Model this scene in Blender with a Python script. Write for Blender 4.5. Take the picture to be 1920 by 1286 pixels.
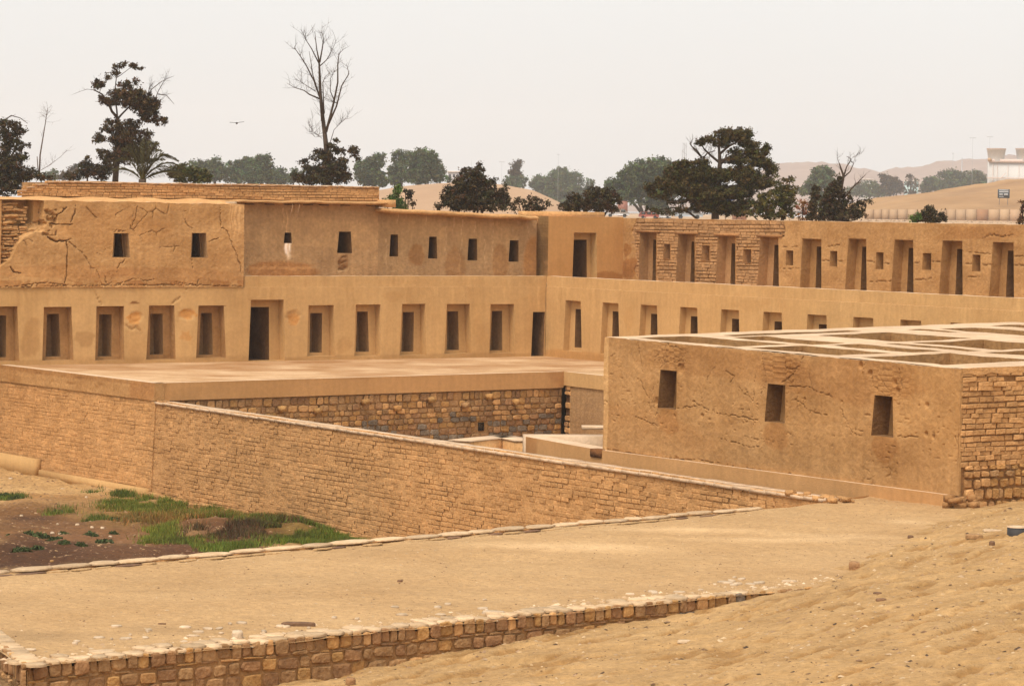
import bpy, math, random
import numpy as np
from mathutils import Vector, Matrix

# ------------------------------------------------------------------ camera, world, sun
sc = bpy.context.scene
for o in list(bpy.data.objects):
    bpy.data.objects.remove(o)
col = sc.collection
FPX = 5857.0; EYE = 5.6; PITCH = math.atan(252 / 5857); ROLL = .01307
cam = bpy.data.objects.new('camera', bpy.data.cameras.new('camera'))
col.objects.link(cam)
cam.data.sensor_width = 36.0
cam.data.lens = 36.0 * FPX / 1920
cam.data.clip_start = .5; cam.data.clip_end = 9000
RM = Matrix.Rotation(math.pi / 2 - PITCH, 3, 'X') @ Matrix.Rotation(ROLL, 3, 'Z')
cam.matrix_world = Matrix.Translation((0, 0, EYE)) @ RM.to_4x4()
sc.camera = cam
sc.render.resolution_x = 1024; sc.render.resolution_y = 685
sc.view_settings.view_transform = 'Standard'
sc.view_settings.look = 'None'
sc.view_settings.gamma = 1
sc.view_settings.use_curve_mapping = False
sc.view_settings.exposure = 0.75
sc.cycles.volume_bounces = 1
sc.cycles.max_bounces = 6
sc.cycles.diffuse_bounces = 2

SUN_EL, SUN_AZ = math.radians(60), math.radians(209)      # high, behind the camera's left shoulder
w = bpy.data.worlds.new('World'); sc.world = w; w.use_nodes = True
nt = w.node_tree; nt.nodes.clear()
sky = nt.nodes.new('ShaderNodeTexSky'); sky.sky_type = 'NISHITA'; sky.sun_disc = False
sky.sun_elevation = SUN_EL; sky.sun_rotation = SUN_AZ; sky.dust_density = 4; sky.air_density = 1.5
b1 = nt.nodes.new('ShaderNodeBackground'); b1.inputs[1].default_value = .05
hs = nt.nodes.new('ShaderNodeHueSaturation'); hs.inputs['Saturation'].default_value = .25
b2 = nt.nodes.new('ShaderNodeBackground'); b2.inputs[1].default_value = .44     # the overcast layer
tc = nt.nodes.new('ShaderNodeTexCoord'); sx = nt.nodes.new('ShaderNodeSeparateXYZ')
cr = nt.nodes.new('ShaderNodeValToRGB')
cr.color_ramp.elements[0].position = .0; cr.color_ramp.elements[0].color = (1.0, .995, .985, 1)
cr.color_ramp.elements[1].position = .16; cr.color_ramp.elements[1].color = (.95, .962, .965, 1)
nz = nt.nodes.new('ShaderNodeTexNoise'); nz.inputs['Scale'].default_value = 2.2; nz.inputs['Detail'].default_value = 4
mx = nt.nodes.new('ShaderNodeMixRGB'); mx.blend_type = 'MULTIPLY'; mx.inputs[0].default_value = .14
ad = nt.nodes.new('ShaderNodeAddShader'); wo = nt.nodes.new('ShaderNodeOutputWorld')
L = nt.links.new
L(sky.outputs[0], hs.inputs['Color']); L(hs.outputs[0], b1.inputs[0])
L(tc.outputs['Generated'], sx.inputs[0]); L(sx.outputs[2], cr.inputs[0])
L(tc.outputs['Generated'], nz.inputs['Vector'])
L(cr.outputs[0], mx.inputs[1]); L(nz.outputs[0], mx.inputs[2]); L(mx.outputs[0], b2.inputs[0])
L(b1.outputs[0], ad.inputs[0]); L(b2.outputs[0], ad.inputs[1]); L(ad.outputs[0], wo.inputs[0])
sun = bpy.data.objects.new('sun', bpy.data.lights.new('sun', 'SUN')); col.objects.link(sun)
sun.data.energy = 1.5; sun.data.angle = math.radians(22); sun.data.color = (1, .93, .82)
# direction towards the sun, compass style (rotation 0 = +Y, clockwise seen from above)
sd = Vector((math.sin(SUN_AZ) * math.cos(SUN_EL), math.cos(SUN_AZ) * math.cos(SUN_EL), math.sin(SUN_EL)))
sun.rotation_euler = sd.to_track_quat('Z', 'Y').to_euler()

# ------------------------------------------------------------------ helpers
rng = np.random.default_rng(7); rnd = random.Random(11)
RN = np.array(RM)
CAMP = np.array([0, 0, EYE])
def ray(px, py): return RN @ np.array([(px - 960) / FPX, -(py - 643) / FPX, -1.])
def onz(px, py, z):
    d = ray(px, py); return CAMP + d * (z - EYE) / d[2]
def ony(px, py, y):
    d = ray(px, py); return CAMP + d * y / d[1]

_tab = rng.random((64, 64, 64))
def vnoise(x, y, z=0.0):
    x, y, z = np.broadcast_arrays(np.asarray(x, float), np.asarray(y, float), np.asarray(z, float))
    xi, yi, zi = np.floor(x).astype(int), np.floor(y).astype(int), np.floor(z).astype(int)
    fx, fy, fz = x - xi, y - yi, z - zi
    fx, fy, fz = [f * f * (3 - 2 * f) for f in (fx, fy, fz)]
    r = 0
    for i in (0, 1):
        for j in (0, 1):
            for k in (0, 1):
                r = r + _tab[(xi + i) & 63, (yi + j) & 63, (zi + k) & 63] * \
                    (fx if i else 1 - fx) * (fy if j else 1 - fy) * (fz if k else 1 - fz)
    return r * 2 - 1
def fbm(x, y, z=0.0, o=4):
    r = 0; a = 1; s = 0
    for i in range(o):
        r = r + a * vnoise(x * 2 ** i + 17.3 * i, y * 2 ** i + 5.1 * i, z); s += a; a *= .5
    return r / s

def tag(o, label=None, cat=None, group=None, kind=None):
    if label: o['label'] = label
    if cat: o['category'] = cat
    if group: o['group'] = group
    if kind: o['kind'] = kind
    return o
def empty(name, loc, label, cat, group=None):
    o = bpy.data.objects.new(name, None); col.objects.link(o); o.location = Vector(loc)
    return tag(o, label, cat, group)
def wloc(o):
    v = Vector((0, 0, 0))
    while o: v = v + o.location; o = o.parent
    return v
def meshnp(name, V, Q=None, T=None, m=None, parent=None, smooth=False, colr=None, uvless=True):
    """mesh from arrays of world vertices, quads and triangles"""
    V = np.asarray(V, float)
    off = np.array(wloc(parent)) if parent else np.zeros(3)
    me = bpy.data.meshes.new(name)
    nq = 0 if Q is None else len(Q); ntr = 0 if T is None else len(T)
    idx = []
    if nq: idx.append(np.asarray(Q, np.int32).ravel())
    if ntr: idx.append(np.asarray(T, np.int32).ravel())
    idx = np.concatenate(idx)
    me.vertices.add(len(V)); me.vertices.foreach_set('co', (V - off).ravel())
    me.loops.add(len(idx)); me.loops.foreach_set('vertex_index', idx)
    me.polygons.add(nq + ntr)
    st = np.concatenate([np.arange(nq) * 4, nq * 4 + np.arange(ntr) * 3]).astype(np.int32)
    me.polygons.foreach_set('loop_start', st)
    me.polygons.foreach_set('loop_total', np.concatenate([np.full(nq, 4), np.full(ntr, 3)]).astype(np.int32))
    if smooth: me.polygons.foreach_set('use_smooth', np.ones(nq + ntr, bool))
    me.update(calc_edges=True); me.validate()
    if colr is not None:
        a = me.color_attributes.new('tint', 'FLOAT_COLOR', 'POINT')
        c = np.ones((len(V), 4)); c[:, :3] = colr; a.data.foreach_set('color', c.ravel())
    if m: me.materials.append(m)
    o = bpy.data.objects.new(name, me); col.objects.link(o)
    if parent: o.parent = parent
    return o
class MB:
    """collects polygons, then builds ONE object"""
    def __init__(s): s.v = []; s.q = []; s.t = []; s.c = []
    def add(s, V, Q=(), T=(), c=(1, 1, 1)):
        n = len(s.v); s.v.extend([tuple(p) for p in V]); s.c.extend([c] * len(V))
        s.q.extend([tuple(i + n for i in f) for f in Q]); s.t.extend([tuple(i + n for i in f) for f in T])
    def quad(s, a, b, c, d, cl=(1, 1, 1)): s.add([a, b, c, d], [(0, 1, 2, 3)], c=cl)
    def box(s, c, ux, uy, uz, hx, hy, hz, cl=(1, 1, 1)):
        c, ux, uy, uz = map(lambda t: np.asarray(t, float), (c, ux, uy, uz))
        V = [c + ux * hx * i + uy * hy * j + uz * hz * k for k in (-1, 1) for j in (-1, 1) for i in (-1, 1)]
        s.add(V, [(0, 2, 3, 1), (4, 5, 7, 6), (0, 1, 5, 4), (2, 6, 7, 3), (0, 4, 6, 2), (1, 3, 7, 5)], c=cl)
    def abox(s, x0, x1, y0, y1, z0, z1, cl=(1, 1, 1)):
        s.box(((x0 + x1) / 2, (y0 + y1) / 2, (z0 + z1) / 2), (1, 0, 0), (0, 1, 0), (0, 0, 1), (x1 - x0) / 2, (y1 - y0) / 2, (z1 - z0) / 2, cl)
    def tube(s, P, R, n=6, cl=(1, 1, 1)):
        P = [np.asarray(p, float) for p in P]; V = []; k = len(P)
        for i, p in enumerate(P):
            d = P[min(i + 1, k - 1)] - P[max(i - 1, 0)]; d = d / (np.linalg.norm(d) + 1e-9)
            a = np.cross(d, (0.3, 1, .1)); a /= np.linalg.norm(a) + 1e-9; b = np.cross(d, a)
            for j in range(n):
                t = 2 * math.pi * j / n; V.append(p + R[i] * (a * math.cos(t) + b * math.sin(t)))
        Q = [(i * n + j, i * n + (j + 1) % n, (i + 1) * n + (j + 1) % n, (i + 1) * n + j) for i in range(k - 1) for j in range(n)]
        T = [(0, j + 1, j) for j in range(1, n - 1)] + [((k - 1) * n, (k - 1) * n + j, (k - 1) * n + j + 1) for j in range(1, n - 1)]
        s.add(V, Q, T, cl)
    def build(s, name, m, parent=None, smooth=False):
        return meshnp(name, np.array(s.v), s.q or None, s.t or None, m, parent, smooth, np.array(s.c))

class Fr:
    """vertical wall frame: s runs to the right as seen from outside, z up, d outward"""
    def __init__(f, o, u, z=0):
        f.o = np.array([o[0], o[1], 0.]); u = np.array([u[0], u[1], 0.]); f.u = u / np.linalg.norm(u)
        f.n = np.array([f.u[1], -f.u[0], 0.])
    def p(f, s, z, d=0.):
        s, z, d = np.broadcast_arrays(np.asarray(s, float), np.asarray(z, float), np.asarray(d, float))
        r = f.o + s[..., None] * f.u + d[..., None] * f.n
        r = r.copy(); r[..., 2] = z; return r
    def sh(f, d, s=0.): return Fr((f.o + f.n * d + f.u * s)[:2], f.u[:2])
    def hit(f, px, py):
        d = ray(px, py); t = ((f.o - CAMP) @ f.n) / (d @ f.n); p = CAMP + d * t
        return (p - f.o) @ f.u, p[2]

P0 = (1.2648, 118.7359); A_ = np.array([.8448, .5351]); A_ /= np.linalg.norm(A_); B_ = np.array([-A_[1], A_[0]])
FA = Fr(P0, A_); FB = Fr(P0, -B_)
Q0 = np.array([-11.053, 97.061])
FP = Fr(Q0, (.5085, -.861)); FD = Fr(Q0, (.548, -.836)); FC = Fr(Q0, (.7837, .6211))
FE = Fr((9.517, 66.115), -B_)            # s negative runs away from the near corner
F1 = np.array([-6.463, 41.506]); FS = Fr(F1, (.7555, .6551))

# ------------------------------------------------------------------ materials
def mat(name, c1, c2, scale=.5, stretch=1.0, fine=.12, bump=.3, bscale=14, rough=.95, rndv=0., spots=None, streak=0., mott=None, bdist=.02):
    m = bpy.data.materials.new(name); m.use_nodes = True; t = m.node_tree; N = t.nodes; l = t.links.new
    bs = N['Principled BSDF']; bs.inputs['Roughness'].default_value = rough
    bs.inputs['Specular IOR Level'].default_value = .15
    g = N.new('ShaderNodeNewGeometry')
    mp = N.new('ShaderNodeMapping'); mp.inputs['Scale'].default_value = (1, 1, stretch); l(g.outputs['Position'], mp.inputs[0])
    n1 = N.new('ShaderNodeTexNoise'); n1.inputs['Scale'].default_value = scale; n1.inputs['Detail'].default_value = 8; n1.inputs['Roughness'].default_value = .65
    l(mp.outputs[0], n1.inputs['Vector'])
    r = N.new('ShaderNodeValToRGB'); r.color_ramp.elements[0].position = .32; r.color_ramp.elements[1].position = .68
    r.color_ramp.elements[0].color = (*c1, 1); r.color_ramp.elements[1].color = (*c2, 1)
    if mott:
        for p_, c_ in mott: e = r.color_ramp.elements.new(p_); e.color = (*c_, 1)
    l(n1.outputs[0], r.inputs[0]); out = r.outputs[0]
    def mul(o, fac_out, amt, inv=False):
        mm = N.new('ShaderNodeMapRange'); mm.inputs[1].default_value = .3; mm.inputs[2].default_value = .7
        mm.inputs[3].default_value = 1 - amt; mm.inputs[4].default_value = 1 + amt; l(fac_out, mm.inputs[0])
        x = N.new('ShaderNodeMixRGB'); x.blend_type = 'MULTIPLY'; x.inputs[0].default_value = 1
        l(o, x.inputs[1]); l(mm.outputs[0], x.inputs[2]); return x.outputs[0]
    n2 = N.new('ShaderNodeTexNoise'); n2.inputs['Scale'].default_value = 9; n2.inputs['Detail'].default_value = 5; l(g.outputs['Position'], n2.inputs['Vector'])
    out = mul(out, n2.outputs[0], fine)
    if streak:
        m3 = N.new('ShaderNodeMapping'); m3.inputs['Scale'].default_value = (3.5, 3.5, .25); l(g.outputs['Position'], m3.inputs[0])
        n3 = N.new('ShaderNodeTexNoise'); n3.inputs['Scale'].default_value = 1.6; n3.inputs['Detail'].default_value = 4; l(m3.outputs[0], n3.inputs['Vector'])
        out = mul(out, n3.outputs[0], streak)
    if rndv:
        oi = N.new('ShaderNodeObjectInfo'); out = mul(out, oi.outputs['Random'], rndv)
    at = N.new('ShaderNodeAttribute'); at.attribute_name = 'tint'
    x = N.new('ShaderNodeMixRGB'); x.blend_type = 'MULTIPLY'; x.inputs[0].default_value = 1
    l(out, x.inputs[1]); l(at.outputs['Color'], x.inputs[2])
    if spots:
        vo = N.new('ShaderNodeTexVoronoi'); vo.inputs['Scale'].default_value = spots[0]; l(g.outputs['Position'], vo.inputs['Vector'])
        th = N.new('ShaderNodeMath'); th.operation = 'LESS_THAN'; th.inputs[1].default_value = spots[1]; l(vo.outputs['Distance'], th.inputs[0])
        y = N.new('ShaderNodeMixRGB'); l(th.outputs[0], y.inputs[0]); l(x.outputs[0], y.inputs[1]); y.inputs[2].default_value = (*spots[2], 1); x = y
    l(x.outputs[0], bs.inputs['Base Color'])
    if bump:
        n4 = N.new('ShaderNodeTexNoise'); n4.inputs['Scale'].default_value = bscale; n4.inputs['Detail'].default_value = 6; l(g.outputs['Position'], n4.inputs['Vector'])
        bp = N.new('ShaderNodeBump'); bp.inputs['Strength'].default_value = bump; bp.inputs['Distance'].default_value = bdist * 3
        l(n4.outputs[0], bp.inputs['Height']); l(bp.outputs[0], bs.inputs['Normal'])
    return m
def flat(name, c, rough=.7, metal=0):
    m = bpy.data.materials.new(name); m.use_nodes = True; t = m.node_tree; bs = t.nodes['Principled BSDF']
    bs.inputs['Roughness'].default_value = rough; bs.inputs['Metallic'].default_value = metal
    g = t.nodes.new('ShaderNodeNewGeometry'); n = t.nodes.new('ShaderNodeTexNoise'); n.inputs['Scale'].default_value = 3
    t.links.new(g.outputs['Position'], n.inputs['Vector'])
    r = t.nodes.new('ShaderNodeValToRGB'); r.color_ramp.elements[0].position = .3; r.color_ramp.elements[1].position = .7
    r.color_ramp.elements[0].color = (*[k * .85 for k in c], 1); r.color_ramp.elements[1].color = (*[min(1, k * 1.1) for k in c], 1)
    t.links.new(n.outputs[0], r.inputs[0]); t.links.new(r.outputs[0], bs.inputs['Base Color'])
    return m
M = {}
M['plaster'] = mat('plaster', (0.488, 0.277, 0.107), (0.564, 0.331, 0.135), .45, .6, .06, .25, 30, streak=.05)
M['plaster_old'] = mat('plaster_old', (0.335, 0.168, 0.058), (0.468, 0.256, 0.101), .7, 1.6, .10, .5, 9, streak=.07)
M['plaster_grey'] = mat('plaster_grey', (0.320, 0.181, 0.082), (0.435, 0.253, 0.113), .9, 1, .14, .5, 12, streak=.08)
M['adobe'] = mat('adobe', (0.444, 0.228, 0.085), (0.591, 0.318, 0.128), 1.2, 1, .14, .6, 16, rndv=.10)
M['adobe_red'] = mat('adobe_red', (0.356, 0.185, 0.078), (0.441, 0.240, 0.104), 1.2, 1, .12, .5, 16, rndv=.12)
M['recess_shade'] = mat('recess_shade', (0.170, 0.084, 0.032), (0.250, 0.128, 0.050), 2, 1, .15, .6, 14)  # low albedo paints shade into windows, passages and inner niches
M['plaster_tan'] = mat('plaster_tan', (.47, .245, .092), (.55, .29, .115), .45, .6, .06, .25, 30, streak=.05)
M['mortar'] = mat('mortar', (0.288, 0.149, 0.056), (0.378, 0.204, 0.083), 1.5, 1, .15, .6, 14)
M['cap'] = mat('cap', (0.541, 0.359, 0.211), (0.640, 0.453, 0.294), 1.1, 1, .08, .4, 12)
M['capstone'] = mat('capstone', (0.456, 0.291, 0.151), (0.592, 0.413, 0.245), 3, 1, .12, .6, 14, rndv=.14)
M['stone'] = mat('stone', (0.297, 0.154, 0.065), (0.413, 0.236, 0.103), 3.5, 1, .16, .7, 16, rndv=.12)
M['stone_ochre'] = mat('stone_ochre', (0.389, 0.186, 0.060), (0.470, 0.263, 0.095), 3.5, 1, .16, .7, 16, rndv=.12)
M['stone_brown'] = mat('stone_brown', (0.252, 0.126, 0.056), (0.383, 0.203, 0.089), 3.5, 1, .18, .7, 16, rndv=.12)
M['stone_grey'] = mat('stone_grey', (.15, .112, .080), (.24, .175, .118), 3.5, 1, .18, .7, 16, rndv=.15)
M['sand'] = mat('sand', (0.393, 0.232, 0.100), (0.466, 0.289, 0.134), .35, 1, .13, .9, 14, spots=None, mott=[(.8, (.74, .55, .34))])
M['slope'] = mat('slope', (0.353, 0.203, 0.080), (0.446, 0.268, 0.113), .6, 1, .16, .9, 18)
M['court'] = mat('court', (0.364, 0.193, 0.075), (0.533, 0.342, 0.179), .55, 1, .10, .3, 14)
M['hill'] = mat('hill', (.34, .21, .125), (.43, .275, .165), .08, 1, .05, .3, 3)
M['hill_tan'] = mat('hill_tan', (0.258, 0.136, 0.055), (0.381, 0.216, 0.093), .06, 3, .06, .3, 2)
M['hill_far'] = mat('hill_far', (0.214, 0.138, 0.107), (0.275, 0.182, 0.138), .03, 2, .04, 0)
M['plain'] = mat('plain', (0.355, 0.216, 0.119), (0.484, 0.327, 0.195), .05, 1, .06, 0)
M['soil'] = mat('soil', (0.360, 0.216, 0.096), (0.464, 0.288, 0.136), .5, 1, .28, 1.0, 6)
M['bark'] = mat('bark', (.045, .03, .022), (.09, .06, .04), 6, .4, .2, .4, 20)
M['bark_pale'] = mat('bark_pale', (.17, .11, .07), (.26, .18, .12), 6, .4, .2, .4, 20)
M['wood'] = mat('wood', (.10, .06, .035), (.2, .12, .07), 8, 1, .2, .4, 20)
M['rock_pale'] = mat('rock_pale', (0.445, 0.310, 0.186), (0.583, 0.433, 0.286), 3, 1, .12, .7, 9, rndv=.12)
M['rock_dark'] = mat('rock_dark', (.13, .07, .04), (.24, .13, .07), 3, 1, .12, .7, 9, rndv=.12)
def leafmat(name, c):
    m = bpy.data.materials.new(name); m.use_nodes = True; t = m.node_tree; bs = t.nodes['Principled BSDF']
    bs.inputs['Roughness'].default_value = .75; bs.inputs['Specular IOR Level'].default_value = .2
    at = t.nodes.new('ShaderNodeAttribute'); at.attribute_name = 'tint'
    x = t.nodes.new('ShaderNodeMixRGB'); x.blend_type = 'MULTIPLY'; x.inputs[0].default_value = 1; x.inputs[1].default_value = (*c, 1)
    t.links.new(at.outputs['Color'], x.inputs[2]); t.links.new(x.outputs[0], bs.inputs['Base Color']); return m
M['leaf_dark'] = leafmat('leaf_dark', (.042, .027, .013))
M['leaf_olive'] = leafmat('leaf_olive', (.060, .050, .016))
M['leaf_green'] = leafmat('leaf_green', (.065, .095, .022))
M['leaf_far'] = leafmat('leaf_far', (.052, .064, .028))
M['grass'] = leafmat('grass', (.12, .145, .028))
M['scrub'] = leafmat('scrub', (.06, .075, .022))
M['twig'] = leafmat('twig', (.10, .065, .045))

# ------------------------------------------------------------------ wall builders
def wall_grid(name, f, s0, s1, z0, z1, ops=(), cell=.12, disp=None, top=None, m=None, parent=None, tint=None, th=.6, cap=None, smooth=False):
    """front face as a fine grid with trapezoid openings left out, plus its top and ends
       op = (left_bottom, right_bottom, left_top, right_top, z_bottom, z_top)"""
    lines = [(s0, s0, z0, z1)]
    for q in sorted(ops, key=lambda q: q[0]):
        lines += [(q[0], q[2], q[4], q[5]), (q[1], q[3], q[4], q[5])]
    lines.append((s1, s1, z0, z1))
    zs = sorted([z0, z1] + [z for q in ops for z in q[4:6]])
    zz = [zs[0]]
    for z in zs[1:]:
        if z - zz[-1] > .012: zz.append(z)
    Z = [zz[0]]
    for a, b in zip(zz, zz[1:]):
        k = max(1, int(math.ceil((b - a) / cell))); Z += [a + (b - a) * (i + 1) / k for i in range(k)]
    Z = np.array(Z)
    def ln(t):
        x = np.clip((Z - t[2]) / max(t[3] - t[2], 1e-6), 0, 1); return t[0] + (t[1] - t[0]) * x
    cols = [ln(lines[0])]; isop = []
    for i, (a, b) in enumerate(zip(lines, lines[1:])):
        la, lb = ln(a), ln(b); k = max(1, int(round(abs((lb - la).mean()) / cell)))
        for j in range(k):
            cols.append(la + (lb - la) * (j + 1) / k); isop.append(((i - 1) // 2) if i % 2 == 1 else -1)
    S = np.array(cols); ZZ = np.broadcast_to(Z, S.shape).copy()
    D = disp(S, ZZ) if disp is not None else np.zeros(S.shape)
    if len(ops):
        near = np.full(S.shape, 9.)
        for q in ops:
            l_ = q[0] + (q[2] - q[0]) * np.clip((ZZ - q[4]) / (q[5] - q[4]), 0, 1); r_ = q[1] + (q[3] - q[1]) * np.clip((ZZ - q[4]) / (q[5] - q[4]), 0, 1)
            near = np.minimum(near, np.maximum(np.maximum(l_ - S, S - r_), np.maximum(q[4] - ZZ, ZZ - q[5])))
        D = D * np.clip(near / .07, 0, 1)
    if top is not None:
        zm = max([q[5] for q in ops] + [z0]); T = top(S)
        ZZ = np.where(ZZ > zm + .01, zm + (ZZ - zm) * (T - zm) / (z1 - zm), ZZ)
    nc, nr = S.shape
    V = f.p(S, ZZ, D).reshape(-1, 3)
    idx = np.arange(nc * nr).reshape(nc, nr)
    keep = np.ones((nc - 1, nr - 1), bool); so = sorted(ops, key=lambda q: q[0])
    zc = (Z[:-1] + Z[1:]) / 2
    for i, k in enumerate(isop):
        if k >= 0: keep[i] = ~((zc > so[k][4]) & (zc < so[k][5]))
    q = np.stack([idx[:-1, :-1], idx[1:, :-1], idx[1:, 1:], idx[:-1, 1:]], -1)[keep].reshape(-1, 4)
    C = np.ones((len(V), 3))
    if tint is not None: C = tint(S, ZZ).reshape(-1, 3)
    wall = meshnp(name, V, q, None, m, parent, smooth, C)
    # top and ends
    mb = MB(); ct = 3
    for i in range(nc - 1):
        a, b = f.p(S[i, -1], ZZ[i, -1], D[i, -1]), f.p(S[i + 1, -1], ZZ[i + 1, -1], D[i + 1, -1])
        mb.quad(a, b, f.p(S[i + 1, -1], ZZ[i + 1, -1], -th), f.p(S[i, -1], ZZ[i, -1], -th))
    tp = mb.build('wall_top', cap or m, parent)
    for i in (0, nc - 1):
        mb = MB()
        for j in range(nr - 1):
            a, b = f.p(S[i, j], ZZ[i, j], D[i, j]), f.p(S[i, j + 1], ZZ[i, j + 1], D[i, j + 1])
            mb.quad(a, b, f.p(S[i, j + 1], ZZ[i, j + 1], -th), f.p(S[i, j], ZZ[i, j], -th))
        mb.build('wall_end', m, parent)
    return wall

def niche(f, q, d1, parent, m, inner=None, d2=.3, name='niche', inner_name='inner_niche', m2=None):
    """recess with jambs, sill, head and back; inner is a second smaller recess in its back"""
    lb, rb, lt, rt, zb, zt = q
    mb = MB()
    def ring(mb, q, da, db):
        lb, rb, lt, rt, zb, zt = q
        c = [(lb, zb), (rb, zb), (rt, zt), (lt, zt)]
        for i in range(4):
            a, b = c[i], c[(i + 1) % 4]
            mb.quad(f.p(a[0], a[1], da), f.p(b[0], b[1], da), f.p(b[0], b[1], db), f.p(a[0], a[1], db))
    ring(mb, q, 0, -d1)
    if inner is None:
        mb.quad(f.p(lb, zb, -d1), f.p(rb, zb, -d1), f.p(rt, zt, -d1), f.p(lt, zt, -d1)); return mb.build(name, m, parent)
    o = [(lb, zb), (rb, zb), (rt, zt), (lt, zt)]; i_ = [(inner[0], inner[4]), (inner[1], inner[4]), (inner[3], inner[5]), (inner[2], inner[5])]
    for k in range(4):
        a, b, c, d = o[k], o[(k + 1) % 4], i_[(k + 1) % 4], i_[k]
        mb.quad(f.p(a[0], a[1], -d1), f.p(b[0], b[1], -d1), f.p(c[0], c[1], -d1), f.p(d[0], d[1], -d1))
    n = mb.build(name, m, parent)
    mb = MB(); ring(mb, inner, -d1, -d1 - d2)
    mb.quad(f.p(inner[0], inner[4], -d1 - d2), f.p(inner[1], inner[4], -d1 - d2), f.p(inner[3], inner[5], -d1 - d2), f.p(inner[2], inner[5], -d1 - d2))
    mb.build(inner_name, m2 or m, n)
    return n

def segdist(S, Z, P):
    d = np.full(S.shape, 99.)
    for (ax, ay), (bx, by) in zip(P, P[1:]):
        vx, vy = bx - ax, by - ay; t = np.clip(((S - ax) * vx + (Z - ay) * vy) / (vx * vx + vy * vy + 1e-9), 0, 1)
        d = np.minimum(d, np.hypot(S - ax - t * vx, Z - ay - t * vy))
    return d
def crack(S, Z, P, wd, dep, seed=1):
    """depth of a crack along P whose width wavers and closes in places"""
    d = segdist(S, Z, P); w_ = wd * (.75 + 1.1 * fbm(S * 3.1, Z * 3.1, seed)); return -dep * np.clip((w_ - d) / (.35 * wd) + .3, 0, 1)
def cells(S, Z, sc, seed=0):
    """distance (m) to the border of irregular cells of about 1/sc metres"""
    x, y = S * sc + seed * 3.3, Z * sc; xi, yi = np.floor(x).astype(int), np.floor(y).astype(int); d1 = np.full(S.shape, 9.); d2 = d1.copy()
    for i in (-1, 0, 1):
        for j in (-1, 0, 1):
            a, b = (xi + i), (yi + j); px_ = a + _tab[a & 63, b & 63, 5]; py_ = b + _tab[a & 63, b & 63, 9]; d = np.hypot(x - px_, y - py_)
            d2 = np.where(d < d1, d1, np.minimum(d2, d)); d1 = np.minimum(d1, d)
    return (d2 - d1) / (2 * sc)
def jag(P, amp=.05, n=5, seed=0):
    r = random.Random(seed); out = [P[0]]; amp = min(amp, .028)
    for (ax, ay), (bx, by) in zip(P, P[1:]):
        n = max(2, int(math.hypot(bx - ax, by - ay) / .085))
        for i in range(1, n + 1):
            t = i / n; e = 0 if i == n else 1
            out.append((ax + (bx - ax) * t + e * r.uniform(-amp, amp), ay + (by - ay) * t + e * r.uniform(-amp, amp)))
    return out

# piece variants shared by all bricks and stones: unit pillow blocks, x = length, y = depth (outwards), z = height
def pillow(seed, n=4, rough=.06, inset=.12):
    r = random.Random(seed); V = []; ang = []
    if n == 4: base = [(-.5, -.5), (.5, -.5), (.5, .5), (-.5, .5)]
    else:
        base = []
        for i in range(n):
            t = 2 * math.pi * i / n; c, s = math.cos(t), math.sin(t); k = min(.5 / max(abs(c), abs(s)), .60)
            base.append((c * k, s * k))
    base = [(max(-.5, min(.5, x + r.uniform(-rough, rough))), max(-.5, min(.5, y + r.uniform(-rough, rough)))) for x, y in base]
    for x, y in base: V.append((x, -1, y))
    for x, y in base: V.append((x, -.35 + r.uniform(-.1, .1), y))
    for x, y in base: V.append((x * (1 - 2 * inset) + r.uniform(-.03, .03), r.uniform(-.12, 0.05), y * (1 - 2.2 * inset) + r.uniform(-.04, .04)))
    F = []
    for k in (0, 1):
        for i in range(n): F.append((k * n + i, k * n + (i + 1) % n, (k + 1) * n + (i + 1) % n, (k + 1) * n + i))
    F.append(tuple(range(2 * n, 3 * n)))
    return V, F
_pm = {}
def piece_mesh(kind, v, m):
    k = (kind, v, m.name)
    if k not in _pm:
        V, F = pillow(v * 7 + (100 if kind == 'stone' else 0), 4 if kind == 'brick' else 8, .05 if kind == 'brick' else .05, .08 if kind == 'brick' else .09)
        me = bpy.data.meshes.new(kind); me.from_pydata(V, [], F)
        a = me.color_attributes.new('tint', 'FLOAT_COLOR', 'POINT'); a.data.foreach_set('color', [1.] * (4 * len(V)))
        me.materials.append(m); _pm[k] = me
    return _pm[k]
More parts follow.
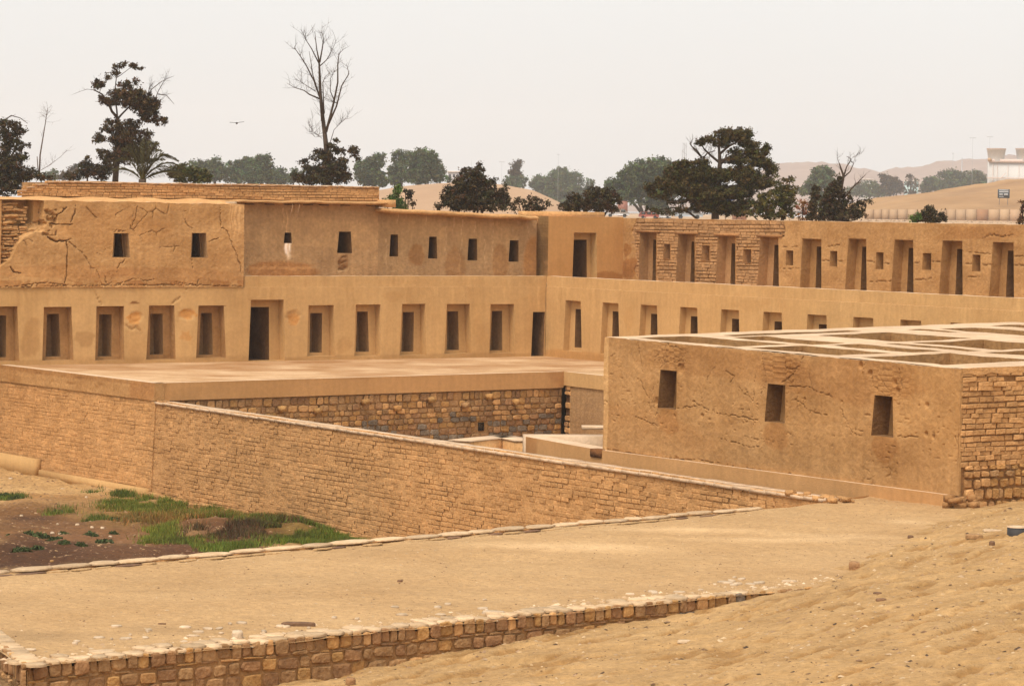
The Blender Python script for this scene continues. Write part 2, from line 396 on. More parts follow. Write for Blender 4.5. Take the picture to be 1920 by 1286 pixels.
def lay(f, pieces, parent, kind='brick', mats=None, maxn=300, stuff_name=None, proud=.03):
    """pieces: (s, z, width, height, d, tilt, mat_index, tint). The largest in view become single objects, the rest one joined part."""
    mats = mats or [M['adobe']]
    C = np.array([[*f.p(p[0], p[1], p[4])] for p in pieces]); dist = np.linalg.norm(C - CAMP, axis=1)
    size = np.array([p[2] * p[3] for p in pieces]) / dist ** 2
    q = (C - CAMP) @ RN; px = 960 + FPX * q[:, 0] / -q[:, 2]; py = 643 - FPX * q[:, 1] / -q[:, 2]
    inv = (px > -10) & (px < 1930) & (py > -10) & (py < 1296)
    size = np.where(inv, size, 0); order = np.argsort(-size); single = set(order[:maxn].tolist())
    off = wloc(parent); groups = {}
    for i, p in enumerate(pieces):
        s, z, wd, h, d, tilt, mi, tn = p
        ct, st = math.cos(tilt), math.sin(tilt); u, n = f.u, f.n; zv = np.array([0, 0, 1.])
        ax = (u * ct + zv * st) * wd; az = (-u * st + zv * ct) * h; ay = n * proud
        c = f.p(s, z, d)
        if i in single:
            o = bpy.data.objects.new(kind, piece_mesh(kind, rnd.randrange(8), mats[mi])); col.objects.link(o); o.parent = parent
            mw = Matrix(((ax[0], ay[0], az[0], c[0] - off[0]), (ax[1], ay[1], az[1], c[1] - off[1]), (ax[2], ay[2], az[2], c[2] - off[2]), (0, 0, 0, 1)))
            o.matrix_local = mw
        else: groups.setdefault(mi, []).append((c, ax, ay, az, tn))
    k = len(groups)
    if k:
        V = []; Cc = []; F4 = []; big = {}
        me = bpy.data.meshes.new(stuff_name or kind + '_courses'); fv = []; ff = []; fm = []; cols = []
        ml = sorted(groups)
        for mi in ml:
            for (c, ax, ay, az, tn) in groups[mi]:
                PV, PF = PILL[kind][rnd.randrange(8)]
                nb = len(fv); off_ = np.array(off)
                W = PV @ np.array([ax, ay, az]) + c - off_
                fv.extend(W.tolist()); ff.extend([tuple(a + nb for a in q_) for q_ in PF]); fm.extend([ml.index(mi)] * len(PF))
                cols.extend([(tn, tn, tn, 1)] * len(PV))
        me.from_pydata(fv, [], ff); me.polygons.foreach_set('material_index', fm)
        a = me.color_attributes.new('tint', 'FLOAT_COLOR', 'POINT'); a.data.foreach_set('color', np.array(cols).ravel())
        for mi in ml: me.materials.append(mats[mi])
        o = bpy.data.objects.new(stuff_name or kind + '_courses', me); col.objects.link(o); o.parent = parent; o['kind'] = 'stuff'
PILL = {}
for kk in ('brick', 'stone'):
    PILL[kk] = []
    for v in range(8):
        V_, F_ = pillow(v * 7 + (100 if kk == 'stone' else 0), 4 if kk == 'brick' else 8, .05, .08 if kk == 'brick' else .09)
        PILL[kk].append((np.array(V_), F_))

def brick_rows(s0, s1, z0, z1, h, lmin, lmax, skip=None, djit=.02, gap=.012, tilt=.02, top=None, miss=.0):
    out = []; z = z0; row = 0
    while z < z1 - h * .3:
        hh = h * rnd.uniform(.88, 1.12); s = s0 - rnd.uniform(0, lmax)
        zw = 0
        while s < s1:
            l_ = rnd.uniform(lmin, lmax); a, b = max(s, s0), min(s + l_, s1); s += l_
            if b - a < .05: continue
            zc = z + hh / 2 + .018 * math.sin(s * .9 + row); segs = [(a, b)]
            if top is not None and zc > top((a + b) / 2): continue
            if skip: segs = skip(a, b, zc)
            for a_, b_ in segs:
                if b_ - a_ < .04 or rnd.random() < miss: continue
                out.append(((a_ + b_) / 2, zc, b_ - a_ - gap, hh - gap * rnd.uniform(.6, 1.5), rnd.uniform(-djit, djit), rnd.uniform(-tilt, tilt), 0, rnd.uniform(.88, 1.1)))
        z += hh; row += 1
    return out
def skipper(ops, m=.01):
    def sk(a, b, z):
        segs = [(a, b)]
        for q in ops:
            if q[4] - .04 < z < q[5] + .04:
                t = min(1, max(0, (z - q[4]) / (q[5] - q[4]))); l_ = q[0] + (q[2] - q[0]) * t - m; r_ = q[1] + (q[3] - q[1]) * t + m
                ns = []
                for x, y in segs:
                    if y <= l_ or x >= r_: ns.append((x, y)); continue
                    if x < l_: ns.append((x, l_))
                    if y > r_: ns.append((r_, y))
                segs = ns
        return segs
    return sk
# ------------------------------------------------------------------ height fields
def field(name, fx, nu, nv, m, hfun, kind='structure', tint=None, smooth=True):
    """fx(u, v) -> x, y arrays on a unit square; hfun(x, y) -> z"""
    U, W = np.meshgrid(np.linspace(0, 1, nu), np.linspace(0, 1, nv), indexing='ij')
    X, Y = fx(U, W); Z = hfun(X, Y); V = np.stack([X, Y, Z], -1).reshape(-1, 3)
    i = np.arange(nu * nv).reshape(nu, nv)
    q = np.stack([i[:-1, :-1], i[1:, :-1], i[1:, 1:], i[:-1, 1:]], -1).reshape(-1, 4)
    c = np.ones((len(V), 3)) if tint is None else tint(X, Y, Z).reshape(-1, 3)
    o = meshnp(name, V, q, None, m, None, smooth, c)
    if kind: o['kind'] = kind
    return o
def rect(x0, x1, y0, y1): return lambda u, v: (x0 + (x1 - x0) * u, y0 + (y1 - y0) * v)

# wide ground sheet behind the ruins (raised desert plain) and the low sheet under everything
PLAIN = 4.45
field('plain', rect(-1200, 1200, 0, 1), 60, 120, M['plain'], lambda x, y: PLAIN + 0 * x) if False else None
def plain_xy(u, v): return (u * 2 - 1) * (60 + 1300 * v ** 1.5), 124 + 3300 * v ** 2.2 + np.maximum(0, (u * 2 - 1)) * -0
def plain_h(x, y): return PLAIN + .25 * fbm(x * .03, y * .03) * np.clip((y - 150) / 60, 0, 1) - np.clip((y - 700) / 2000, 0, 1) * 2
field('plain', plain_xy, 140, 160, M['plain'], plain_h)
field('ground', lambda u, v: ((u * 2 - 1) * 1300, -25 + 3480 * v), 40, 60, M['soil'], lambda x, y: -5.2 + 0 * x)

# lower yard in front of the brick wall
wallbase = -3.45
def yard_h(x, y):
    t = (x + 11.05) * -.861 + (y - 97.06) * -.5085        # distance in front of the wall
    z = wallbase +   .08 * fbm(x * .5, y * .5) + .11 * fbm(x * 1.4, y * 1.0, 4, 3) + .22 * np.maximum(0, fbm(x * .22 + 3, y * .16 + 1, .5, 3)) * np.clip(t / 3, 0, 1)
    for (px, py, r, h) in MOUNDS:
        c = onz(px, py, wallbase); z = z + .6 * h * np.exp(-(((x - c[0]) / r) ** 2 + ((y - c[1]) / (r * 1.6)) ** 2))
    return z
MOUNDS = [(450, 1000, 1.1, .45), (380, 985, .9, .35), (550, 1000, .9, .35), (60, 950, 1.2, .3), (30, 1030, 1.6, .35), (200, 1050, 1.5, .15), (540, 985, .8, .3)]
SOILC = np.array([.30, .21, .19]); 
PATCH = [(90, 1000, 240, 40, (.34, .26, .21)), (30, 960, 120, 16, (.38, .29, .24)), (40, 935, 110, 10, (.72, .62, .52)), (250, 930, 60, 8, (.75, .66, .55)),  # px, py, rx, ry (in photograph pixels on the yard), colour factor
    (180, 948, 130, 12, (.62, .55, .50)), (80, 985, 90, 10, (.35, .27, .25)), (60, 975, 40, 8, (.2, .15, .15)), (220, 1010, 180, 14, (.40, .30, .28)),
    (120, 1040, 190, 16, (.22, .16, .15)), (60, 1055, 160, 18, (.16, .11, .10)), (300, 1040, 110, 14, (.24, .17, .16)), (450, 1000, 85, 24, (.28, .20, .18)),
    (400, 1030, 90, 14, (.22, .15, .15)), (560, 1000, 80, 20, (.28, .20, .16)), (300, 960, 130, 22, (.5, .44, .32)), (450, 960, 120, 16, (.5, .44, .32)), (620, 1005, 90, 16, (.42, .42, .26)), (330, 985, 60, 10, (.34, .25, .22))]
def yard_t(x, y, z):
    c = np.ones(x.shape + (3,)) * (1 + .10 * fbm(x * 1.5, y * 1.5))[..., None]
    wob = .35 * fbm(x * .9, y * .9, 2.2)
    for (px, py, rx, ry, cc) in PATCH:
        o = onz(px, py, wallbase); k = 5857 / np.linalg.norm(o[:2] - 0)
        dx = (x - o[0]) / (rx / k); dy = (y - o[1]) / (ry / k * 9.5)
        wgt = np.clip(1.5 - np.hypot(dx, dy) * .9 + 1.3 * wob, 0, 1)[..., None]; wgt = wgt * wgt * (3 - 2 * wgt)
        c = c * (1 - wgt) + np.array(cc) * wgt * (1 + .25 * fbm(x * 4, y * 4, 1))[..., None]
    return c * np.array([1, .97, .86])
def yard_xy(u, v):
    s = -16 + 50 * u; t = 26 * v; p = Q0 + np.stack([s * .5085, s * -.861], -1) + np.stack([t * -.861, t * -.5085], -1)
    return p[..., 0], p[..., 1]
field('yard_ground', yard_xy, 360, 200, M['soil'], yard_h, tint=yard_t)

# front terrace
BK = np.array([(-10.0, 50.55), (4.92, 64.67), (6.75, 66.85), (8.2, 68.9), (12.2, 72.5)]); BU = [0, .60, .70, .80, 1]
def terr_xy(u, v):
    u = u * 1.0; f = F1 + np.array([.7555, .6551]) * (u[..., None] * 29.0)
    b = np.stack([np.interp(u, BU, BK[:, 0]), np.interp(u, BU, BK[:, 1])], -1); p = f * (1 - v[..., None]) + b * v[..., None]
    return p[..., 0], p[..., 1]
def terr_h(x, y): return -.62 + .035 * fbm(x * .35, y * .5) + .022 * fbm(x * 2.2, y * 2.2, 0, 3)
def terr_t(x, y, z):
    k = 1 + .07 * fbm(x * .8, y * 1.6) + .06 * fbm(x * .25, y * .5, 6) + .05 * fbm(x * 4, y * 7, 2); c = np.stack([k, k * .99, k * .98], -1)
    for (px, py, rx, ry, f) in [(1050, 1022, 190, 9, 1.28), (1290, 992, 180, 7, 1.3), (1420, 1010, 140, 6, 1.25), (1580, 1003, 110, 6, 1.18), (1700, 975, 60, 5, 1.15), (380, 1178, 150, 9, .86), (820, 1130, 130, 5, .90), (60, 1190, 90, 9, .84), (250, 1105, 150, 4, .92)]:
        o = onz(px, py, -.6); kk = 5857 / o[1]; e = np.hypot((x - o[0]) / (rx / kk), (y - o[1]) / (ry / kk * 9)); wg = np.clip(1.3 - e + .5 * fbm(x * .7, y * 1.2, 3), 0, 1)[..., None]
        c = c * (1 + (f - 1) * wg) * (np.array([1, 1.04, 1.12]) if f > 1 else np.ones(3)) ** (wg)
    return c
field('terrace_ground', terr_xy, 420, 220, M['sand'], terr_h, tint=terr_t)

# sand slope in front
C1 = np.array([4.23, 50.78])
def streak_(x, y): p, q = .53 * x + .85 * y, .85 * x - .53 * y; return fbm(p * .9 + 3, q * 3.6, 8, 4)
def slope_h(x, y):
    d = (x - C1[0]) * .943 + (y - C1[1]) * -.333
    z = -.66 + .112 * np.minimum(d, 0) + .165 * np.maximum(d, 0) - .055 * np.maximum(0, d - 3.5) + .05 * fbm(x * .35, y * .35, 7) + .09 * fbm(x * .9, y * .9, 3) * np.clip(d / 4 + .6, .3, 1) + .13 * np.minimum(0, fbm(x * 1.7 + y * .9, y * 2.6, 5, 3) + .12) + .03 * fbm(x * 5, y * 6, 1, 3) + .12 * np.minimum(0, streak_(x, y) + .05)
    z = z + .10 * np.maximum(0, 31 - y)
    return np.minimum(z, 3.6 + .1 * fbm(x, y))
def slope_t(x, y, z):
    k = 1 + .09 * fbm(x * .7, y * .9, 9) + .10 * fbm(x * 2.5 + y, y * 3.5, 4, 3) ; g = np.clip(-streak_(x, y) * 4 - .55, 0, 1); k = k + .10 * np.clip(streak_(x + 5, y) * 3 - .5, 0, 1); return np.stack([k * (1 - .22 * g), k * (1 - .30 * g), k * (1 - .42 * g)], -1)
field('sand_slope', lambda u, v: (-9 + 25 * u, 31 + 37.5 * v), 500, 640, M['slope'], slope_h, tint=slope_t)
field('sand_hill', lambda u, v: (-14 + 34 * u, -6 + 37.2 * v), 120, 160, M['slope'], lambda x, y: slope_h(x, y) - .03, tint=slope_t)

# courtyard floor, terrace floors of the upper storey, sunken yard floor
def pt(f, s, d): v = f.p(s, 0, d); return v[:2]
cq = [pt(FC, 0, .0) , pt(FC, 17.5, 0), pt(FB, 26, -.5), pt(FA, -30, -.5), pt(FD, -19, 0)]
def court_xy(u, v):
    a = pt(FD, -22, -.0) * (1 - u[..., None]) + pt(FC, 30, 0) * u[..., None]
    # front edge follows D then C
    L1 = 22.0; L2 = 30.0; t = u * (L1 + L2); fr = np.where((t < L1)[..., None], Q0 + np.array([.548, -.836]) / 1.0 * (t - L1)[..., None], Q0 + np.array([.7837, .6211]) * (t - L1)[..., None])
    bk = pt(FA, -34, -.6) * (1 - u[..., None]) + pt(FA, 30, -.6) * u[..., None]
    p = fr * (1 - v[..., None]) + bk * v[..., None]; return p[..., 0], p[..., 1]
def court_t(x, y, z):
    r = fbm(x * .35 + y * .2, y * .55 - x * .3, 1); r2 = fbm(x * 1.1, y * 1.6, 3)
    k = np.clip(.5 + 1.6 * r + .5 * r2, 0, 1)[..., None]
    near = np.clip(1.0 - ((x - 1.26) * -.535 + (y - 118.74) * .845 + 2.2) / -2.2, 0, 1)[..., None] if False else 0
    return np.array([.80, .70, .62]) * (1 - k) + np.array([1.12, 1.15, 1.25]) * k
field('courtyard_ground', court_xy, 300, 120, M['court'], lambda x, y: -.004 + 0 * x, tint=court_t)
def poly_floor(name, P, z, m):
    V = [(*p[:2], z) for p in P]; n = len(V); T = [(0, i, i + 1) for i in range(1, n - 1)]
    o = meshnp(name, V, None, T, m, None, False, np.ones((n, 3))); o['kind'] = 'structure'; return o
poly_floor('upper_terrace_floor', [pt(FA, -30, -.33), pt(FA, 0.33, -.33), pt(FA, 0.33, -16), pt(FA, -30, -16)], 2.75, M['court'])
poly_floor('upper_terrace_floor', [pt(FA, .334, -.33), pt(FA, .334, -16), pt(FA, 16, -16), pt(FB, 32, -16), pt(FB, 32, -.334)], 2.75, M['court'])
poly_floor('sunken_yard_floor', [pt(FC, 2.2, 1.6), pt(FC, .2, -1), pt(FC, 30, -1), pt(FC, 30, 40)], -2.5, M['soil'])

# ------------------------------------------------------------------ lower storey, left wing (frame FA, s runs from -30 to 0)
def plaster_tint(seed, amt=.05, patches=(), streaks=()):
    def t(S, Z):
        k = 1 + amt * fbm(S * .8, Z * 1.3, seed) + amt * .6 * fbm(S * 4, Z * 6, seed + 2)
        c = np.stack([k, k, k], -1)
        for (s, z, rs, rz, cc, wob) in patches:
            e = np.hypot((S - s) / rs, (Z - z) / rz) + wob * fbm(S * 3 / max(rs, .2) * .4, Z * 3 / max(rz, .2) * .4, seed + s)
            g = np.clip((1.0 - e) * 5, 0, 1)[..., None]; c = c * (1 - g) + c * np.array(cc) * g
        for (s, z0, z1, wd, cc) in streaks:
            g = (np.clip(1 - np.abs(S - s + .03 * np.sin(Z * 9 + s)) / wd, 0, 1) * (Z < z1) * (Z > z0) * np.clip((Z - z0) / (.3 * (z1 - z0)), 0, 1))[..., None]
            c = c * (1 - g) + c * np.array(cc) * g
        return c
    return t
def lowniche(c, zb=.14): j = lambda k: .022 * math.sin(c * 7.3 + k * 2.1); return (c - .575 + j(1), c + .575 + j(2), c - .51 + j(3), c + .51 + j(4), zb + j(5) * .8, 2.01 + j(6) * .6)
def lowinner(c): j = lambda k: .02 * math.sin(c * 5.1 + k * 1.7); return (c - .27 + j(1), c + .27 + j(2), c - .235 + j(3), c + .235 + j(4), .25 + j(5), 1.72 + j(6))
NC = [-22.1, -20.1, -18.13, -16.14, -14.18, -9.72, -7.77, -5.83, -3.88, -1.94]
DOOR = (-12.68, -11.2, -12.6, -11.27, .012, 2.205); SDOOR = (-.63, -.07, -.57, -.03, .012, 1.69)
root = empty('niche_wall', FA.p(-12, 0, 0), 'lower left wing wall with tall trapezoid niches either side of a wide doorway', 'wall')
ops = [lowniche(c) for c in NC] + [DOOR, SDOOR]
RS = random.Random(77)
def rain(s0, s1, n, z1=2.66): return [(RS.uniform(s0, s1), z1 - RS.uniform(.25, 1.1), z1, RS.uniform(.03, .10), RS.choice([(1.09, 1.11, 1.14), (.92, .89, .86), (.95, .92, .89), (1.06, 1.07, 1.08)])) for _ in range(n)]
tinA = plaster_tint(3, .075, [(-21.1, .95, .42, .62, (.84, .80, .76), .5), (-19.1, .85, .40, .30, (.80, .76, .72), .5), (-17.1, .75, .42, .7, (.92, .90, .88), .6), (-17.15, 1.62, .27, .24, (1.0, .80, .58), .7), (-17.2, 2.12, .22, .05, (.42, .30, .24), .3),
    (-15.15, 1.68, .36, .20, (.98, .78, .56), .8), (-15.2, .95, .25, .2, (.96, .84, .7), .8), (-10.85, 1.58, .28, .26, (.92, .74, .56), .8), (-24.2, 1.2, 1.3, 1.6, (1.06, 1.08, 1.12), .5), (-19.5, 1.4, 1.6, 1.6, (1.07, 1.08, 1.1), .6), (-15.6, 1.6, 2.4, 1.6, (1.06, 1.07, 1.08), .6), (-6, .05, 7, .14, (.86, .84, .82), .4), (-17, .02, 9, .2, (.88, .86, .84), .6), (-3.0, 1.1, .30, .5, (.95, .93, .90), .5), (-8.8, .5, .35, .35, (.93, .90, .86), .6), (-6.8, 2.3, .5, .2, (.95, .92, .88), .6)], rain(-24, 0, 46))
crA = [jag([(-18.75, 2.64), (-18.6, 2.3), (-18.45, 2.05)], .04, 4, 1), jag([(-15.15, 2.64), (-15.35, 2.35), (-15.6, 2.2), (-15.75, 2.04)], .05, 4, 2), jag([(-17.5, 1.35), (-17.3, 1.2), (-17.1, 1.3), (-16.9, 1.0)], .06, 4, 3), jag([(-13.9, 1.9), (-13.6, 1.98)], .03, 3, 5)]
def dispA(S, Z):
    d = .012 * fbm(S * 1.5, Z * 1.5, 2)
    for k, P in enumerate(crA): d = d + crack(S, Z, P, .022, .06, k)
    for (s, z, rs, rz) in [(-17.15, 1.62, .27, .24), (-15.15, 1.68, .36, .20), (-10.85, 1.58, .28, .26)]:
        e = np.hypot((S - s) / rs, (Z - z) / rz) + .4 * fbm(S * 5, Z * 6, s); d = d - np.clip((1 - e) * 6, 0, 1) * (.035 + .03 * fbm(S * 9, Z * 14, 2))
    return d
wall_grid('wall', FA, -30, 0, -.1, 2.655, ops, .05, dispA, None, M['plaster'], root, tinA, th=.045, cap=M['cap'])
for i, c in enumerate(NC):
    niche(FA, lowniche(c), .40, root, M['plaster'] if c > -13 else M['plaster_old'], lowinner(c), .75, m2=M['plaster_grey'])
niche(FA, DOOR, .42, root, M['plaster'], (-12.50, -11.62, -12.44, -11.65, .013, 1.93), 1.7, 'doorway', 'passage', M['recess_shade'])
niche(FA, SDOOR, 1.4, root, M['recess_shade'], None, name='side_doorway')
FA2 = FA.sh(-.04)
wall_grid('parapet', FA2, -12.86, -.04 + .08, 2.655, 3.055, (), .1, lambda S, Z: .008 * fbm(S, Z * 3), lambda S: 3.055 + .012 * fbm(S * 1.3, 0), M['plaster'], root, plaster_tint(9, .07, [(-6, 3.0, 7, .10, (1.04, 1.05, 1.06), .3)], rain(-12.8, 0, 30, 3.06)), th=.32, cap=M['cap'])

# lower storey, right wing (frame FB, s runs from 0 to 30 towards the viewer)
root = empty('niche_wall', FB.p(12, 0, 0), 'lower right wing wall, its tall niches half hidden behind the roofless block', 'wall')
def bn(c): return (c - .63, c + .63, c - .515, c + .515, .28, 2.175)
BC = [1.885, 4.38, 6.85, 9.33, 11.8, 14.25, 16.71, 19.17, 21.6, 24.07, 26.5, 29.0]
wall_grid('wall', FB, 0.02, 31, -.1, 2.655, [bn(c) for c in BC], .07, lambda S, Z: .012 * fbm(S * 1.2, Z * 1.5, 5), None, M['plaster'], root, plaster_tint(5, .07, [(2.5, .05, 3.5, .35, (.93, .84, .74), .5), (12, .1, 12, .2, (.88, .86, .84), .4), (5.6, 1.6, .3, .5, (.95, .92, .88), .5), (13, 2.4, 1.2, .2, (.95, .93, .9), .6)], rain(0, 28, 60)), th=.045, cap=M['cap'])
for c in BC: niche(FB, bn(c), .26, root, M['plaster'], (c - .25, c + .25, c - .22, c + .22, .41, 1.855), 1.6, m2=M['recess_shade'])
wall_grid('parapet', FB.sh(-.04), -.02, 31, 2.655, 3.05, (), .12, lambda S, Z: .008 * fbm(S, Z * 3, 8), lambda S: 3.05 + .012 * fbm(S * 1.1, 5), M['plaster'], root, plaster_tint(19, .07, (), rain(0, 28, 50, 3.06)), th=.32, cap=M['cap'])

# ------------------------------------------------------------------ upper storey, left: cracked front block
root = empty('ruined_block', FA.p(-18, 2.66, 0), 'cracked upper block with two small windows and a collapsed plaster corner, far left', 'building')
FU = FA.sh(.03)
W1 = (-17.72, -16.43, -17.55, -16.5, 3.82, 4.78)
def fw(px4):   # window given in the enlarged crop
    (a, b), (c, d), (e, g), (h, i) = px4; f = lambda x, y: FU.hit(x / 3, y / 3 + 330)
    p = [f(a, b), f(c, d), f(e, g), f(h, i)]; return (p[0][0], p[1][0], p[2][0], p[3][0], (p[0][1] + p[1][1]) / 2, (p[2][1] + p[3][1]) / 2)
WU = [fw([(632, 458), (732, 458), (641, 323), (722, 322)]), fw([(1073, 458), (1168, 458), (1080, 321), (1160, 321)])]
def u4(x, y): return FU.hit(x / 3, y / 3 + 330)
def u7(x, y): return FU.hit(x / 5.5917, y / 5.5917 + 330)
big = [jag([u7(700, 330), u7(650, 380), u7(600, 410), u7(590, 460)], .03, 4, 11), jag([u7(790, 310), u7(785, 400), u7(740, 490)], .03, 4, 12), jag([u7(520, 500), u7(640, 505), u7(760, 510)], .02, 4, 13),
       jag([u7(700, 690), u7(712, 780), u7(705, 870), u7(700, 1050), u7(680, 1120)], .012, 4, 14), jag([u7(500, 640), u7(600, 690), u7(760, 665)], .03, 4, 15), jag([u7(110, 950), u7(150, 1010), u7(220, 1020)], .02, 3, 16), jag([u7(385, 290), u7(395, 350), u7(380, 430), u7(385, 570)], .02, 4, 17)]
fine = [jag([u4(775, 170), u4(765, 230), u4(740, 290)], .04, 5, 21), jag([u4(700, 470), u4(660, 520), u4(655, 545)], .04, 3, 22), jag([u4(1030, 225), u4(1050, 270), u4(1085, 295)], .03, 4, 23), jag([u4(1240, 170), u4(1245, 290), u4(1280, 310), u4(1310, 400), u4(1350, 490), u4(1355, 540)], .04, 4, 24),
        jag([u4(480, 170), u4(510, 200), u4(545, 235)], .03, 3, 25), jag([u4(390, 370), u4(450, 420), u4(490, 470)], .05, 4, 26), jag([u4(650, 610), u4(720, 590), u4(750, 575), u4(830, 590), u4(870, 580)], .06, 5, 27), jag([u4(880, 610), u4(980, 600), u4(1110, 610), u4(1120, 580)], .05, 5, 28),
        jag([u4(1370, 620), u4(1100, 615), u4(800, 612), u4(400, 618), u4(0, 625)], .03, 9, 29), jag([u4(350, 180), u4(370, 185)], .01, 2, 30), jag([u4(600, 600), u4(590, 560)], .03, 3, 31), jag([u4(1080, 470), u4(1085, 530)], .03, 3, 32), jag([u4(120, 615), u4(250, 600), u4(400, 615)], .04, 5, 33), jag([u4(1175, 370), u4(1230, 350)], .03, 3, 34), jag([u4(700, 190), u4(650, 220)], .03, 3, 35)]
edge = [u7(0, 940), u7(90, 930), u7(110, 860), u7(180, 720), u7(260, 640), u7(330, 600), u7(480, 560), u7(520, 500), u7(480, 440), u7(520, 350), u7(700, 300), u7(2000, 280)]
ES = np.array([e[0] for e in [edge[0], edge[2], edge[3], edge[4], edge[5], edge[6]]]); EZ = np.array([e[1] for e in [edge[0], edge[2], edge[3], edge[4], edge[5], edge[6]]])
s_r = u7(470, 500)[0]; s_w = u7(385, 400)[0]; s_l = u7(205, 400)[0]; s_b = u7(25, 400)[0]
def dispU(S, Z):
    d = .025 * fbm(S * .8, Z * 1.2, 4) + .008 * fbm(S * 5, Z * 7, 6)
    for k, P in enumerate(big): d = d + crack(S, Z, P, .024, .22, k)
    for k, P in enumerate(fine): d = d + crack(S, Z, P, .011, .10, k)
    wx, wz = S + .06 * fbm(S * 5, Z * 5, 1), Z + .06 * fbm(S * 5, Z * 5, 2)
    d = d - .08 * np.clip((.014 * (.3 + fbm(S * 2.4, Z * 2.4, 8)) - cells(wx, wz, 1.7, 3)) / .008, 0, 1) * (fbm(S * .7, Z * .9, 12) > .22)
    zl = np.interp(S, ES, EZ) + .09 * fbm(S * 4, Z * 3, 1)
    lost = (S < s_r + .12 * fbm(Z * 4, S * 3, 5)) & (Z > zl)
    rub = (S < s_b + 1.0) & (S > s_b) & lost
    dep = np.where(S > s_w, -.32, np.where(S > s_l, -.62 - .35 * (S - s_l), np.where(S > s_b, -.25 + .22 * fbm(S * 2, Z * 7, 3, 4) + .10 * np.sin(Z * 30 + 2 * fbm(S * 3, Z)), -.05)))
    d = np.where(lost, dep, d)
    # crumbling zone along the broken edge
    e = np.abs(Z - zl); rim = lost & (e < .34) & (S > s_l); d = np.where(rim, -.10 - .3 * e / .34 + .10 * fbm(S * 6, Z * 12, 8), d)
    m = ((S > s_r - .1) & (S < s_r + .45) & (Z > 4.45) & (Z < 5.35)); d = np.where(m, d - .16 * np.clip(fbm(S * 6, Z * 8, 12) * 3, 0, 1), d)
    return d
def tintU(S, Z):
    c = plaster_tint(13, .09, [(-13.2, 4.9, .55, 1.2, (1.1, 1.12, 1.16), .5), (u4(640, 240)[0], 4.7, 2.2, .7, (1.03, 1.0, .97), .5), (u4(230, 480)[0], 3.9, 1.6, .8, (1.07, 1.09, 1.12), .5), (-16.5, 3.0, 4, .35, (.93, .88, .84), .6), (-19.5, 3.2, 3, .3, (.95, .90, .86), .6)],
        [(u4(1330, 0)[0] + .05 * k, 4.6 - .2 * (k % 3), 5.75, .035, (1.3, 1.36, 1.45)) for k in (-5, -3, -1, 0, 2, 3)] + [(u4(x, 0)[0], 4.2 + .1 * (x % 3), 5.0, .07, (1.10, 1.13, 1.18)) for x in (150, 180, 215, 240, 290, 320)])(S, Z)
    zl = np.interp(S, ES, EZ); low = (Z < 2.9) & (fbm(S * 3, Z * 5, 2) > .05); c = np.where(low[..., None], c * np.array([.85, .76, .68]), c)
    return c * 1.14
topU = lambda S: np.interp(S, [-30, -22.3, -20, -12.9], [5.72, 5.70, 5.66, 5.62]) + .03 * fbm(S * 2, 0)
SR = FU.hit(457.5, 450)[0]
wall_grid('wall', FU, -30, SR, 2.66, 5.66, WU, .024, dispU, topU, M['plaster_old'], root, tintU, th=.5, cap=M['cap'])
for q in WU: niche(FU, q, .5, root, M['plaster_grey'], (q[0] + .28, q[1] - .02, q[2] + .28, q[3] - .03, q[4], q[5] - .02), 1.2, 'window', 'window_recess', M['recess_shade'])
mb = MB(); rr = random.Random(5)      # rubble capped roof surface between the front face and the back parapet
for i in range(150):
    s = -30 + i * (SR + 30) / 150; s2 = -30 + (i + 1) * (SR + 30) / 150
    for j in range(5):
        zf = lambda ss, jj: float(topU(np.array([ss]))[0]) * (1 - jj / 5) + (5.80 + .03 * math.sin(ss * 3.1)) * jj / 5 + (.02 * math.sin(ss * 7 + jj) if 0 < jj < 5 else -.01)
        mb.quad(FU.p(s, zf(s, j), -.5 * j - .02), FU.p(s2, zf(s2, j), -.5 * j - .02), FU.p(s2, zf(s2, j + 1), -.5 * (j + 1)), FU.p(s, zf(s, j + 1), -.5 * (j + 1)))
mb.build('roof', M['adobe'], root)
mb = MB(); mb.quad(FU.p(SR, 2.67, 0), FU.p(SR, 5.6, 0), FU.p(SR - .0, 5.7, -2.4), FU.p(SR, 2.67, -2.4)); mb.build('side_wall', M['plaster_old'], root)
pb = brick_rows(s_b + .05, s_b + 1.0, 3.7, 5.45, .10, .2, .45, None, .05, .02, .1, miss=.25)
lay(FU.sh(-.16), pb, root, 'brick', [M['adobe']], 60, proud=.10)
# a flat pale stone lying on the block's corner
c = FU.p(SR - .35, 5.66, -.35); mb = MB(); mb.box(c, A_.tolist() + [0], B_.tolist() + [0], (0, 0, 1), .17, .12, .045); o = mb.build('loose_slab', M['rock_pale']); tag(o, 'small flat stone slab lying on the top right corner of the cracked upper block', 'stone')

# brick parapet on the roof behind it
FR = FA.sh(-2.5)
root = empty('parapet_wall', FR.p(-13, 5.7, 0), 'low adobe brick parapet topping the upper left rooms, stepped at its left end', 'wall')
sl, sr = FR.hit(33, 350)[0], FR.hit(710, 360)[0]
def ptop(s): return 6.35 + .01 * math.sin(s * 3) - (.0 if s > sl + 1 else (.10 if s > sl + .55 else (.22 if s > sl + .3 else .34)))
mb = MB(); mb.box(FR.p((sl + sr) / 2 + .1, 5.98, -.3), FR.u, FR.n, (0, 0, 1), (sr - sl) / 2 - .3, .26, .32, (.8, .78, .74)); mb.box(FR.p((sl + sr) / 2, 5.62, -.3), FR.u, FR.n, (0, 0, 1), (sr - sl) / 2, .22, .10, (.6, .55, .5)); mb.build('core', M['mortar'], root)
pb = brick_rows(sl, sr, 5.80, 6.35, .098, .18, .38, None, .016, .008, .015, top=ptop)
lay(FR.sh(-.01), pb, root, 'brick', [M['adobe']], 300, 'brick_courses', proud=.04)
